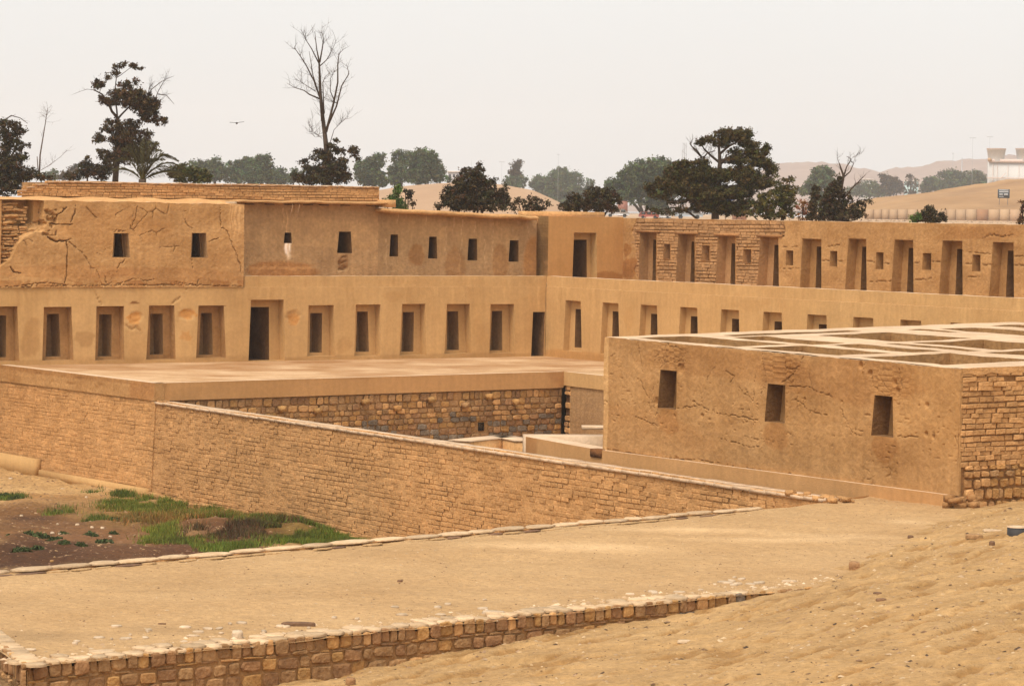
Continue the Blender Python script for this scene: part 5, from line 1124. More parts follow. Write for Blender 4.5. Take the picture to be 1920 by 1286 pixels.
# ------------------------------------------------------------------ trees
def crown(name, clumps, y, leaf, dens, m, parent, sub=.30, flatk=.8, tone=(1, 1, 1), twist=1.):
    """clumps: (px, py, rx, ry[, density]) in photograph pixels, at distance y; leaf faces gather in small sprays spread through each clump"""
    V = []; C = []
    for cl in clumps:
        px, py, rx, ry = cl[:4]; dd = cl[4] if len(cl) > 4 else 1.
        c = ony(px, py, y); k = FPX / y; a, b = rx / k, ry / k
        if y < 170: a, b = a * 1.12, b * 1.12
        dep = min(a, 1.6 * b + .3)
        nsub = max(3, int(dens * dd * rx * ry * .15)); u = rng.normal(0, 1, (nsub, 3)); u /= np.linalg.norm(u, axis=1)[:, None]
        rr_ = rng.random(nsub) ** .42; ctr = c + u * rr_[:, None] * np.array([a, dep, b])
        rs = rng.uniform(1.8, 6.5, nsub) / k
        nl = 26; ctr = np.repeat(ctr, nl, 0); rs = np.repeat(rs, nl); tb = np.repeat(rng.uniform(.5, 1.9, nsub), nl); tg = np.repeat(np.stack([rng.uniform(.8, 1.3, nsub), rng.uniform(.85, 1.35, nsub), rng.uniform(.8, 1.1, nsub)], -1), nl, 0)
        g = rng.normal(0, .55, (len(ctr), 3)); g[:, 2] *= flatk; P = ctr + g * rs[:, None]; leaf_ = 2.1 / k
        d1 = rng.normal(0, 1, P.shape); d1 /= np.linalg.norm(d1, axis=1)[:, None]; d2 = rng.normal(0, 1, P.shape); d2 -= (d2 * d1).sum(1)[:, None] * d1; d2 /= np.linalg.norm(d2, axis=1)[:, None]
        s = leaf_ * rng.uniform(.6, 1.4, len(P))[:, None]
        V.append(np.stack([P - d1 * s, P + d2 * s * .5, P + d1 * s, P - d2 * s * .5], 1).reshape(-1, 3))
        C.append(np.repeat(np.array(tone) * tg * (tb * rng.uniform(.75, 1.25, len(P)))[:, None], 4, 0))
    V = np.concatenate(V); C = np.concatenate(C)
    return meshnp(name, V, np.arange(len(V)).reshape(-1, 4), None, m, parent, False, C)
def limb(mb, pts, y, r0, r1, jy=0., cl=(1, 1, 1), n=5):
    P = []; R = []; m = len(pts); seed = rnd.random() * 10
    for i, (a, b) in enumerate(pts):
        t = i / max(1, m - 1); P.append(ony(a, b, y + jy * math.sin(seed) * t)); R.append(r0 + (r1 - r0) * t)
    mb.tube(P, R, n, cl); return P
def twigs(mb, P, n, ln, r, depth, up=.5, spread=.8):
    for _ in range(n):
        i = rnd.randrange(len(P) - 1) ; t = rnd.random(); p = P[i] * (1 - t) + P[i + 1] * t; d = P[i + 1] - P[i]; d = d / (np.linalg.norm(d) + 1e-9)
        v = d * .6 + np.array([rnd.gauss(0, spread), rnd.gauss(0, spread), rnd.gauss(0, spread * .5) + up]); v /= np.linalg.norm(v)
        l_ = ln * rnd.uniform(.5, 1.2); q1 = p + v * l_ * .5 + np.array([rnd.gauss(0, .06), rnd.gauss(0, .06), rnd.gauss(0, .06)]) * ln; q2 = q1 + (v + np.array([0, 0, .2])) * l_ * .5 + np.array([rnd.gauss(0, .08), rnd.gauss(0, .08), rnd.gauss(0, .08)]) * ln
        mb.tube([p, q1, q2], [r, r * .75, r * .4], 3)
        if depth: twigs(mb, [p, q1, q2], 3, ln * .5, r * .6, depth - 1, up, spread)
def gz(y, x=0): return PLAIN
def Z7(l): return [(x / 4.2875, y / 4.2867 + 100) + tuple(r) for x, y, *r in l]
def Z7c(l): return [(x / 4.2875, y / 4.2867 + 100, a / 4.2875, b / 4.2867) + tuple(r) for x, y, a, b, *r in l]
def base_at(px, y): p = ony(px, 391, y); return (p[0], p[1], PLAIN)

# far left dark tree
Y = 150; root = empty('tree', base_at(8, Y), 'dark leafy tree cut by the left border, with a drooping dead branch on top', 'tree')
crown('crown', Z7c([(30, 560, 45, 30), (110, 575, 50, 35), (150, 625, 55, 35), (100, 680, 80, 40), (40, 640, 50, 60), (50, 760, 70, 70), (150, 750, 50, 40), (205, 835, 30, 35, .8), (150, 840, 50, 35), (50, 900, 110, 80, 1.5), (150, 960, 100, 50, 1.5), (225, 990, 50, 40), (60, 1050, 130, 90, 1.6), (235, 740, 15, 20), (255, 935, 12, 14), (10, 1000, 60, 60, 1.5)]), Y, .055, 1.5, M['leaf_dark'], root)
mb = MB(); limb(mb, Z7([(40, 1100), (45, 900), (40, 700), (30, 540)]) + [], Y, .12, .05); P = limb(mb, Z7([(20, 600), (50, 530), (90, 502), (160, 520), (222, 565)]), Y, .04, .012); twigs(mb, P, 10, .35, .008, 0, -.3)
limb(mb, Z7([(45, 900), (120, 780), (150, 640)]), Y, .06, .02); mb.build('trunk', M['bark'], root)
# thin dead sapling
root = empty('dead_sapling', base_at(75, 148), 'thin dead sapling with one bare leaning stem beside the far left tree', 'tree')
mb = MB(); P = limb(mb, Z7([(315, 1010), (322, 820), (345, 680), (365, 560), (382, 445)]), 148, .045, .012); twigs(mb, [P[3], P[4]], 16, .5, .006, 1, 0, 1)
limb(mb, Z7([(310, 1000), (298, 830)]), 148, .03, .02); P = limb(mb, Z7([(330, 940), (400, 900), (490, 830), (540, 780)]), 148, .014, .005); twigs(mb, P, 12, .4, .005, 1, .3, .6); twigs(mb, [P[0] * 0 + ony(77, 270, 148), ony(79, 250, 148)], 3, .4, .006, 0); mb.build('stem', M['twig'], root)
crown('foliage', Z7c([(330, 990, 50, 30), (400, 1000, 40, 20), (290, 970, 30, 30)]), 148, .05, 1.2, M['leaf_dark'], root)
# tall ragged eucalyptus
Y = 160; root = empty('tree', base_at(216, Y), 'tall ragged tree with dark hanging foliage and bare dead branches on its right', 'tree')
TC = [(1010, 255, 50, 22), (1000, 330, 100, 38, 1.3), (1090, 370, 110, 60, 1.5), (1160, 430, 85, 60, 1.5), (1200, 500, 55, 50, 1.4), (1310, 540, 26, 28, 1.1), (1265, 560, 15, 20), (1240, 400, 36, 34), (880, 390, 60, 26), (800, 258, 40, 24, 1.3), (775, 225, 14, 18), (865, 195, 18, 22), (935, 155, 24, 20), (980, 105, 20, 20), (1010, 85, 14, 14), (1060, 100, 34, 14), (1120, 118, 28, 12), (1090, 230, 14, 22), (930, 105, 16, 12), (820, 370, 22, 20),
      (880, 560, 36, 22), (870, 620, 42, 26), (1060, 560, 46, 28), (1080, 620, 60, 36), (1020, 680, 90, 50, 1.2), (1180, 650, 30, 26), (790, 690, 44, 34), (815, 790, 26, 18), (1050, 760, 100, 50, 1.3), (1190, 740, 50, 44, 1.2), (980, 830, 110, 50, 1.2), (860, 830, 50, 34), (1150, 830, 60, 44), (920, 700, 30, 40), (960, 600, 40, 60, .8)]
crown('crown', [(a, b, c * 1.22, d * 1.22) + tuple(e) for a, b, c, d, *e in Z7c(TC)], Y, .06, 1.6, M['leaf_dark'], root, tone=(1.15, .95, .8))
mb = MB(); tr = limb(mb, Z7([(925, 1040), (935, 900), (942, 700), (947, 600), (945, 520)]), Y, .17, .10, 0); limb(mb, Z7([(945, 520), (900, 470), (865, 390), (820, 330), (760, 298)]), Y, .085, .03); P = limb(mb, Z7([(770, 298), (700, 290), (640, 310), (590, 330)]), Y, .015, .005); twigs(mb, P, 6, .3, .005, 0)
limb(mb, Z7([(945, 530), (980, 490), (1050, 420), (1080, 360)]), Y, .06, .03); P1 = limb(mb, Z7([(945, 540), (938, 450), (925, 380), (925, 290), (935, 200), (940, 150)]), Y, .05, .018); limb(mb, Z7([(935, 200), (980, 170), (1060, 110), (1120, 118)]), Y, .02, .01); limb(mb, Z7([(850, 230), (880, 190), (935, 150), (1000, 90)]), Y, .02, .01)
limb(mb, Z7([(800, 320), (810, 280), (770, 220)]), Y, .02, .01)
for pts in ([(1180, 360), (1220, 290), (1290, 235), (1330, 212), (1395, 185)], [(1240, 400), (1270, 310), (1310, 240), (1330, 212)], [(1230, 400), (1300, 375)], [(1190, 340), (1200, 280), (1230, 240)], [(1270, 330), (1340, 340), (1400, 410)]):
    P = limb(mb, Z7(pts), Y, .028, .008); twigs(mb, P, 9, .55, .006, 1, .2, .7)
for k in range(14):
    a = rnd.uniform(0, 1); p0 = tr[2] * (1 - a) + tr[4] * a; q = rnd.choice(TC[20:]); e = ony(q[0] / 4.2875, q[1] / 4.2867 + 100, Y + rnd.uniform(-.6, .6)); mb.tube([p0, (p0 + e) / 2 + np.array([0, 0, .1]), e], [.035, .025, .01], 4)
mb.build('trunk', M['bark'], root)
# low dark shrubs left of the palm
for (cs, lab) in [([(700, 920, 60, 60), (700, 855, 18, 24), (760, 950, 70, 55, 1.3), (650, 910, 20, 16), (820, 960, 60, 60, 1.3), (870, 900, 50, 50)], 'dark shrub at the foot of the tall ragged tree, left side'), ([(555, 990, 50, 24, 1.3), (640, 980, 50, 36)], 'small dark shrub left of the tall ragged tree')]:
    c0 = Z7c(cs)[0]; root = empty('shrub', base_at(c0[0], 157), lab, 'shrub'); crown('foliage', Z7c(cs), 157, .055, 1.5, M['leaf_dark'], root)
    mb = MB(); limb(mb, [(c0[0], 345), (c0[0] + 2, c0[1])], 157, .05, .02); mb.build('stem', M['bark'], root)
# palm
Y = 154; root = empty('palm_tree', base_at(267, Y), 'feathery palm rising beside the ragged tree, its long frond drooping right', 'palm')
mb = MB(); limb(mb, [(267, 392), (267, 336)], Y, .22, .2, n=8); mb.build('trunk', M['bark'], root)
FRO = [(332, 300, .55, 1), (300, 283, .35, 1), (345, 316, .40, .9), (355, 330, .22, .8), (318, 292, .5, 1.1), (296, 270, .4, 1), (272, 262, .2, 1), (250, 270, .25, 1), (232, 282, .35, 1), (222, 300, .4, 1), (285, 266, .3, 1), (240, 275, .3, 1), (262, 272, .2, .9), (325, 318, .35, .8), (215, 320, .2, .7), (305, 300, .35, .9), (340, 325, .2, .8)]
for (tx, ty, arc, ln) in FRO:
    b0 = ony(267, 338, Y); e = ony(tx, ty, Y + rnd.uniform(-1.2, 1.2)); mb = MB(); N_ = 26; P = []
    for i in range(N_ + 1):
        t = i / N_; p = b0 * (1 - t) + e * t; p = p + np.array([0, 0, 1]) * math.sin(math.pi * t) * arc * 1.15 * np.linalg.norm(e - b0) * .5; P.append(p)
    mb.tube(P, [.03 * (1 - .8 * i / N_) for i in range(N_ + 1)], 4, (1.3, 1.2, .7))
    ax = (e - b0) / np.linalg.norm(e - b0); side = np.cross(ax, (0, 1, 0)); side /= np.linalg.norm(side)
    for i in range(3, N_ + 1):
        for sg in (-1, 1):
            d = P[i] - P[i - 1]; d /= np.linalg.norm(d); v = d * .7 + side * sg * .5 + np.array([0, sg * .5, -.35]) + np.array([rnd.gauss(0, .1), rnd.gauss(0, .1), rnd.gauss(0, .1)]); v /= np.linalg.norm(v); l_ = .42 * (1 - .5 * abs(2 * i / N_ - .9)); w_ = np.cross(v, d); w_ /= np.linalg.norm(w_) + 1e-9
            mb.add([P[i], P[i] + v * l_ * .5 + w_ * .034, P[i] + v * l_, P[i] + v * l_ * .5 - w_ * .034], [(0, 1, 2, 3)], c=(rnd.uniform(.8, 1.4),) * 3)
    mb.build('frond', M['leaf_olive'], root)
root = empty('shrub', base_at(365, 156), 'low rounded olive shrub just right of the palm', 'shrub'); crown('foliage', [(375, 330, 20, 13, 1.6), (345, 325, 30, 16, 1.2), (390, 336, 8, 8)], 156, .055, 1.6, M['leaf_olive'], root); mb = MB(); limb(mb, [(372, 345), (374, 330)], 156, .05, .02); mb.build('stem', M['bark'], root)
# bare tree
Y = 158; Z6 = lambda l: [(x / 4.286 + 330, y / 4.286 + 50) for x, y in l]
root = empty('tree', base_at(612, Y), 'tallest tree, bare branches fanning upward above a dark leafy foot', 'tree')
mb = MB()
LB = [([(1225, 1290), (1205, 950), (1195, 860), (1175, 700), (1160, 540), (1155, 400), (1150, 280), (1130, 180), (1115, 40)], .15, .012), ([(1205, 850), (1235, 740), (1270, 600), (1300, 450), (1300, 300), (1310, 220), (1350, 180)], .075, .01), ([(1215, 810), (1290, 640), (1330, 480), (1390, 380), (1370, 300)], .055, .01), ([(1165, 600), (1110, 440), (1050, 320), (1000, 240), (950, 170), (975, 130)], .045, .01), ([(1150, 580), (1070, 545), (1030, 515), (950, 490), (890, 455)], .045, .008), ([(1155, 290), (1175, 180), (1185, 100), (1170, 35)], .045, .012),
      ([(1150, 300), (1090, 180), (1045, 110), (1040, 80)], .035, .01), ([(1145, 540), (1100, 390), (1070, 200)], .04, .01), ([(1155, 320), (1210, 270), (1250, 200), (1290, 110)], .03, .008), ([(1190, 700), (1185, 600), (1180, 450), (1200, 400)], .04, .012), ([(1270, 590), (1240, 520), (1240, 420), (1280, 350)], .03, .01), ([(1240, 930), (1270, 830), (1330, 770), (1390, 720)], .02, .006), ([(1150, 880), (1100, 850), (1060, 760)], .014, .005), ([(1120, 520), (1040, 470), (985, 435)], .025, .006), ([(1180, 880), (1120, 890), (1040, 820)], .012, .005), ([(1300, 620), (1260, 600)], .03, .02), ([(1175, 760), (1165, 600), (1150, 480)], .07, .03)]
for pts, a, b in LB:
    P = limb(mb, Z6(pts), Y, a, b, .8); twigs(mb, P[1:] if len(P) > 3 else P, 9 if a < .14 else 10, .75, .0085, 1, .35, .6)
mb.build('trunk', M['bark'], root)
crown('crown', [(x / 4.286 + 330, y / 4.286 + 50, a / 4.286, b / 4.286) + tuple(r) for x, y, a, b, *r in [(1240, 970, 40, 40), (1290, 920, 24, 20), (1140, 1000, 30, 22), (1330, 1000, 50, 30), (1200, 1050, 80, 50, 1.3), (1330, 1090, 50, 40), (1430, 1010, 40, 46), (1460, 1060, 20, 24), (1030, 1090, 40, 22), (1090, 1150, 80, 40, 1.4), (1250, 1150, 120, 60, 1.6), (1150, 1220, 160, 50, 1.8), (1330, 1210, 70, 50, 1.4), (1010, 1230, 40, 30), (960, 1200, 30, 40), (1090, 1050, 14, 12)]], Y, .055, 1.5, M['leaf_dark'], root)
# nearer bushes along the back of the ruins
def bush(name, lab, cat, cl, y, m, leaf=.045, dens=1.6, stems=3, tone=(1, 1, 1), group=None, gb=None):
    cx = sum(c[0] for c in cl) / len(cl); root = empty(name, base_at(cx, y), lab, cat, group); crown('crown' if cat == 'tree' else 'foliage', cl, y, leaf, dens, m, root, tone=tone)
    mb = MB(); b0 = np.array(base_at(cx, y))
    for k in range(stems):
        c = cl[(k * 3) % len(cl)]; e = ony(c[0], c[1], y); mb.tube([b0 + [rnd.uniform(-.1, .1), 0, 0], (b0 + e) / 2 + [rnd.uniform(-.1, .1), .1, 0], e], [.06 * leaf / .045, .045 * leaf / .045, .015], 5)
    mb.build('trunk' if cat == 'tree' else 'stem', M['bark'], root); return root
def Zm(l): return [(x / 4 + 700, y / 4 + 250, a / 4, b / 4) + tuple(r) for x, y, a, b, *r in l]
bush('shrub', 'small bright green shrub right of the brick parapet end', 'shrub', Zm([(180, 420, 40, 36), (150, 500, 60, 40, 1.3), (200, 540, 50, 40, 1.2), (90, 520, 30, 20)]), 138, M['leaf_green'], .04)
bush('shrub', 'sparse brownish shrub right beside the bright green one', 'shrub', Zm([(260, 440, 40, 22, .5), (275, 500, 35, 40, .4), (240, 430, 20, 20, .5), (300, 530, 20, 20, .3)]), 138.5, M['leaf_dark'], .035)
bush('tree', 'dense dark conifer bush in front of the brown mound', 'tree', Zm([(740, 300, 90, 40, 1.3), (800, 255, 30, 30), (700, 380, 100, 60, 1.6), (800, 370, 60, 60, 1.5), (620, 430, 60, 40, 1.2), (560, 430, 30, 30), (560, 500, 60, 50, 1.3), (650, 500, 110, 60, 1.6), (780, 480, 100, 80, 1.6), (890, 370, 26, 34), (870, 440, 50, 50, 1.2), (940, 470, 46, 60, 1.3), (990, 400, 16, 26), (990, 500, 34, 50, 1.2), (900, 540, 100, 40, 1.4), (500, 545, 30, 26, 1.2), (520, 470, 12, 20), (720, 550, 160, 30, 1.6), (1010, 540, 14, 30)]), 142, M['leaf_dark'], .05, 1.5, 4)
bush('shrub', 'sparse open shrub right of the dark conifer bush', 'shrub', Zm([(1080, 500, 30, 34, .5), (1140, 520, 40, 30, .5), (1200, 500, 40, 40, .6), (1150, 560, 90, 24, .7), (1240, 540, 60, 34, .6), (1310, 530, 34, 26, .4), (1050, 560, 34, 24, .6), (1280, 570, 50, 14, .6)]), 140, M['leaf_dark'], .035)
bush('tree', 'spreading dark bush just left of the small red house', 'tree', Zm([(1500, 490, 50, 40), (1440, 550, 50, 36, 1.2), (1560, 540, 90, 50, 1.4), (1660, 440, 60, 36, 1.3), (1740, 460, 70, 50, 1.4), (1810, 450, 30, 20), (1800, 500, 50, 40, 1.2), (1690, 530, 90, 50, 1.4), (1790, 575, 40, 22), (1620, 480, 50, 40, 1.3)]), 145, M['leaf_dark'], .05)
Zb = lambda l: [(x / 4.8 + 1120, y / 4.8 + 200, a / 4.8, b / 4.8) + tuple(r) for x, y, a, b, *r in l]; Zp = lambda l: [(x / 4.8 + 1120, y / 4.8 + 200) for x, y in l]
Y = 148; root = empty('tree', base_at(1348, Y), 'huge spreading tree with open upper limbs, the broadest crown behind the right wing', 'tree')
crown('crown', Zb([(1230, 235, 120, 34), (1120, 255, 70, 40), (990, 300, 70, 30), (930, 320, 40, 30), (1350, 255, 50, 44), (1250, 290, 110, 34), (1120, 330, 80, 40, .8), (1330, 330, 60, 36), (1420, 340, 36, 30), (1380, 400, 70, 46), (1240, 400, 60, 30, .7), (1450, 440, 60, 40), (1530, 370, 34, 30), (1500, 410, 34, 34), (1290, 480, 150, 40, 1.1), (1480, 500, 80, 46, 1.2), (1560, 560, 56, 60, 1.1), (780, 520, 90, 34, 1.3), (950, 500, 70, 30, 1.1), (700, 590, 90, 56, 1.4), (900, 600, 180, 70, 1.6), (610, 680, 90, 50, 1.4), (470, 730, 56, 30, .9), (800, 710, 230, 70, 1.7), (1000, 620, 120, 60, 1.3), (1150, 620, 120, 60, 1.0), (1320, 600, 150, 60, 1.3), (1400, 680, 150, 70, 1.4),
    (560, 790, 110, 36, .9), (1000, 790, 250, 70, 1.6), (1250, 760, 160, 60, 1.2), (1500, 680, 80, 50, 1.1), (950, 880, 110, 60, 1.3), (1100, 900, 140, 60, 1.0), (1300, 860, 120, 50, .8), (700, 850, 110, 24, .6), (800, 930, 130, 24, .45), (480, 920, 70, 20, .35), (620, 950, 90, 20, .4), (1240, 950, 120, 40, .8)]), Y, .055, 2.5, M['leaf_olive'], root, tone=(.85, .72, .7))
mb = MB(); T = limb(mb, Zp([(1060, 1080), (1062, 900), (1088, 700), (1096, 600), (1104, 500), (1098, 420), (1092, 330), (1085, 210)]), Y, .20, .02, n=7)
for pts, a, b in [([(1100, 520), (1160, 470), (1250, 440), (1380, 420), (1450, 380)], .10, .03), ([(1095, 500), (1020, 440), (960, 380), (930, 330)], .07, .02), ([(1100, 430), (1180, 360), (1280, 310), (1340, 260)], .07, .02), ([(940, 460), (900, 400), (850, 360), (830, 330)], .05, .015), ([(950, 470), (990, 420), (1060, 400)], .04, .02), ([(1085, 650), (1180, 600), (1300, 560), (1450, 500), (1530, 400)], .12, .02), ([(1080, 700), (960, 640), (800, 600), (660, 560)], .12, .03), ([(1075, 780), (950, 740), (750, 740), (500, 730)], .11, .02), ([(1075, 780), (1200, 720), (1400, 700), (1600, 620)], .1, .02), ([(900, 1010), (820, 950), (700, 910), (560, 930), (430, 960)], .06, .015), ([(1070, 850), (980, 830), (800, 850), (620, 860)], .06, .015), ([(1080, 820), (1250, 830), (1400, 800)], .07, .02), ([(1090, 330), (1140, 280), (1200, 230)], .04, .015), ([(1100, 480), (1240, 480), (1330, 450)], .05, .02)]:
    P = limb(mb, Zp(pts), Y, a, b, .8); twigs(mb, P, 5, .5, .012, 1, .3, .6)
P = limb(mb, Zp([(940, 460), (880, 400), (850, 360), (835, 310)]), Y, .03, .01); twigs(mb, P, 10, .4, .007, 1, .4, .5)
mb.build('trunk', M['bark'], root)
bush('tree', 'loose green bushy tree merging with the right side of the huge tree', 'tree', Zb([(1740, 650, 30, 30, .8), (1690, 690, 50, 40, .8), (1650, 760, 100, 60, 1.1), (1740, 760, 50, 50, 1), (1560, 830, 130, 70, 1.2), (1700, 860, 90, 70, 1.1), (1480, 900, 120, 60, 1.1), (1600, 960, 150, 50, 1.2), (1750, 960, 40, 40, .6), (1380, 960, 90, 40, .8), (1600, 660, 40, 40, .7)]), 146, M['leaf_olive'], .05, 1.3, 4, (1.1, 1.05, .9))
Zr = lambda l: [(x / 4.571 + 1500, y / 4.571 + 230, a / 4.571, b / 4.571) + tuple(r) for x, y, a, b, *r in l]; Zq_ = lambda l: [(x / 4.571 + 1500, y / 4.571 + 230) for x, y in l]
bush('tree', 'narrow dark conifer standing upright left of the leaning dead tree', 'tree', Zr([(140, 560, 22, 36, 1.2), (125, 630, 34, 50, 1.3), (110, 710, 36, 50, 1.3), (95, 780, 40, 40, 1.2), (60, 820, 34, 16)]), 141, M['leaf_dark'], .04, 1.8, 2)
r_ = bush('tree', 'leaning dark conifer with a forked bare top, behind the right wing', 'tree', Zr([(330, 480, 26, 40, 1.2), (300, 540, 44, 50, 1.4), (250, 610, 50, 50, 1.4), (330, 600, 56, 50, 1.2), (220, 700, 60, 60, 1.4), (320, 720, 90, 60, 1.3), (200, 790, 90, 50, 1.5), (350, 800, 120, 50, 1.5), (450, 740, 60, 50, .9), (520, 680, 40, 26, .8), (590, 680, 26, 18, .8), (500, 790, 70, 40, 1.0), (400, 640, 50, 40, .9), (540, 730, 30, 30, .6)]), 143, M['leaf_dark'], .045, 1.5, 3)
mb = MB()
for pts, a, b in [([(300, 840), (340, 640), (375, 460), (350, 390), (335, 345)], .09, .025), ([(375, 460), (400, 380), (440, 315), (400, 290)], .04, .012), ([(375, 470), (430, 420), (460, 350), (440, 330)], .035, .012), ([(370, 440), (350, 400), (320, 300)], .02, .008), ([(340, 700), (440, 570), (500, 510), (550, 460)], .05, .012), ([(440, 570), (480, 520), (540, 510)], .025, .01), ([(450, 300), (530, 265)], .006, .004)]:
    P = limb(mb, Zq_(pts), 143, a, b, .3); twigs(mb, P, 7, .35, .008, 1, .4, .6)
mb.build('dead_branches', M['bark'], r_)
bush('shrub', 'rounded green and dark shrub in front of the far panel wall', 'shrub', Zr([(1100, 780, 60, 40, 1.4), (1100, 740, 34, 24, 1.2), (1060, 810, 80, 36, 1.4), (1150, 830, 80, 26, 1.3), (1210, 790, 22, 36, 1.1), (1230, 830, 30, 24)]), 128, M['leaf_dark'], .035, 1.7, 2)
bush('shrub', 'bright green tuft at the left of the rounded shrub by the far wall', 'shrub', Zr([(975, 820, 26, 30, 1.3), (1020, 790, 20, 26, .8)]), 127.5, M['leaf_green'], .03, 1.5, 2)
bush('shrub', 'reddish twiggy shrub cut by the right border', 'shrub', Zr([(1905, 700, 16, 60, .5), (1915, 780, 20, 50, .7), (1900, 840, 30, 26, 1)]), 129, M['leaf_dark'], .035, 1.4, 2, (1.8, 1, .7))
bush('shrub', 'reddish dry shrub between the huge tree and the narrow conifer', 'shrub', Zr([(20, 700, 50, 40, .4), (30, 760, 60, 40, .4), (-10, 730, 40, 30, .4), (10, 820, 60, 16, .6)]), 150, M['leaf_dark'], .035, 1.3, 2, (5, 2.6, 1.8))

# hazy background trees
FT = [('tree', 'hazy rounded tree left of the group over the brick parapet', [(375, 312, 22, 12), (365, 322, 18, 14)], 400), ('tree', 'hazy tree with a small pointed top over the brick parapet', [(404, 306, 10, 12), (408, 322, 22, 16, 1.3), (392, 330, 20, 12)], 390),
      ('tree', 'broad hazy tree, left half of the widest pair over the parapet', [(445, 312, 26, 12), (440, 328, 30, 16, 1.4), (465, 305, 16, 10)], 395), ('tree', 'hazy tree with lighter green top, right half of the widest pair', [(492, 298, 18, 10), (488, 312, 26, 16, 1.2), (480, 332, 34, 14, 1.4), (505, 322, 14, 12)], 385), ('tree', 'low hazy tree tapering right toward the bare tree', [(525, 326, 18, 10), (545, 332, 20, 10), (520, 338, 30, 8, 1.3), (556, 324, 10, 8)], 400),
      ('tree', 'hazy tree just right of the bare tree', [(700, 308, 22, 16), (690, 328, 26, 22, 1.2), (712, 296, 12, 8), (676, 316, 12, 16), (710, 336, 22, 16)], 360), ('tree', 'round hazy tree, left one of the big pair over the mound', [(755, 296, 20, 14), (752, 320, 24, 24, 1.3), (740, 335, 18, 14)], 370), ('tree', 'round hazy tree, right and biggest of the pair over the mound', [(792, 296, 28, 17, 1.2), (800, 318, 34, 24, 1.5), (784, 328, 26, 20, 1.3), (822, 330, 14, 14), (838, 338, 8, 6, .6)], 350),
      ('tree', 'small lone dark tree with a narrow crown on the skyline, centre', [(969, 312, 9, 9), (966, 324, 12, 12, 1.3), (974, 306, 5, 5)], 560), ('tree', 'pale green low tree under the lone skyline tree', [(958, 338, 14, 9, .7), (980, 336, 14, 8, .7), (968, 346, 20, 8)], 540),
      ('tree', 'hazy round tree, left of the pair near the centre right skyline', [(1050, 325, 18, 10, 1.2), (1046, 338, 24, 14, 1.3), (1064, 335, 14, 14)], 600), ('tree', 'hazy open tree, right of the pair near the centre right skyline', [(1080, 328, 13, 7, .7), (1084, 340, 12, 10, .6), (1076, 350, 10, 8)], 590), ('tree', 'pale green tree left of the centre right pair', [(1015, 338, 16, 9), (1020, 350, 26, 10, 1.1), (1000, 345, 10, 8)], 620), ('tree', 'low hazy trees strip under the centre right pair', [(1060, 358, 36, 10, 1.3), (1090, 362, 26, 10, 1.2), (1105, 348, 8, 12, .8)], 560),
      ('tree', 'large hazy hill-like tree clump rising left of the huge tree', [(1235, 306, 26, 12, 1.2), (1205, 318, 34, 18, 1.4), (1240, 325, 34, 22, 1.4), (1180, 332, 26, 14, 1.3), (1155, 342, 20, 10), (1200, 345, 40, 18, 1.5), (1175, 360, 34, 14, 1.3), (1225, 355, 34, 18, 1.3), (1215, 375, 40, 12, 1.2), (1146, 350, 12, 10), (1250, 350, 26, 26, 1.3)], 330),
      ('tree', 'round hazy tree in front of the far hills, right of the huge tree', [(1542, 324, 22, 12, 1.1), (1540, 340, 28, 18, 1.3), (1520, 352, 20, 12, 1.1), (1560, 352, 14, 14), (1505, 358, 14, 8)], 430), ('tree', 'dark rounded tree in the dip between the hills', [(1668, 340, 16, 12, 1.2), (1657, 331, 8, 6), (1670, 354, 24, 12, 1.3), (1685, 350, 10, 10)], 520), ('tree', 'low hazy greyish trees left of the dip', [(1630, 350, 26, 9, 1.1), (1615, 360, 30, 9, 1.2), (1645, 362, 20, 8, 1.2)], 540), ('tree', 'thin pale tree between the dark tree and the long grove', [(1708, 330, 8, 5, .6), (1710, 345, 12, 10, .4), (1704, 360, 12, 6, .8)], 560),
      ('tree', 'left tree of the long grove below the white building', [(1745, 340, 18, 8, 1.2), (1752, 350, 26, 10, 1.3), (1735, 354, 14, 8)], 560), ('tree', 'middle tree of the long grove below the white building', [(1785, 328, 26, 8, 1.3), (1795, 340, 34, 14, 1.5), (1775, 348, 26, 8, 1.2)], 550), ('tree', 'right tree of the long grove, touching the white building', [(1828, 328, 18, 8, 1.3), (1835, 338, 22, 10, 1.3), (1856, 340, 8, 5), (1820, 345, 24, 8, 1.2)], 545),
      ('tree', 'hazy blue-grey tree at the far left behind the sapling', [(98, 326, 12, 8, 1), (88, 333, 16, 7, 1)], 420), ('tree', 'hazy tree low on the left between sapling and dark shrubs', [(140, 318, 14, 9, .8), (116, 328, 8, 8, .6), (125, 333, 20, 6)], 430)]
for (nm, lab, cl, y) in FT:
    x_ = cl[0][0]; y = y * 1.5
    if 1600 < x_ < 1870: y = 1150
    elif 985 < x_ < 1600: cl = cl + [(x_, max(c[1] for c in cl) + 14, 22, 13, 1.2), (x_ + 10, max(c[1] for c in cl) + 24, 20, 10, 1.2)]
    bush(nm, lab, 'tree', cl, y, M['leaf_far'] if 'dark' not in lab else M['leaf_dark'], y * .00042, 1.5 if y < 500 else 1.7, 3)

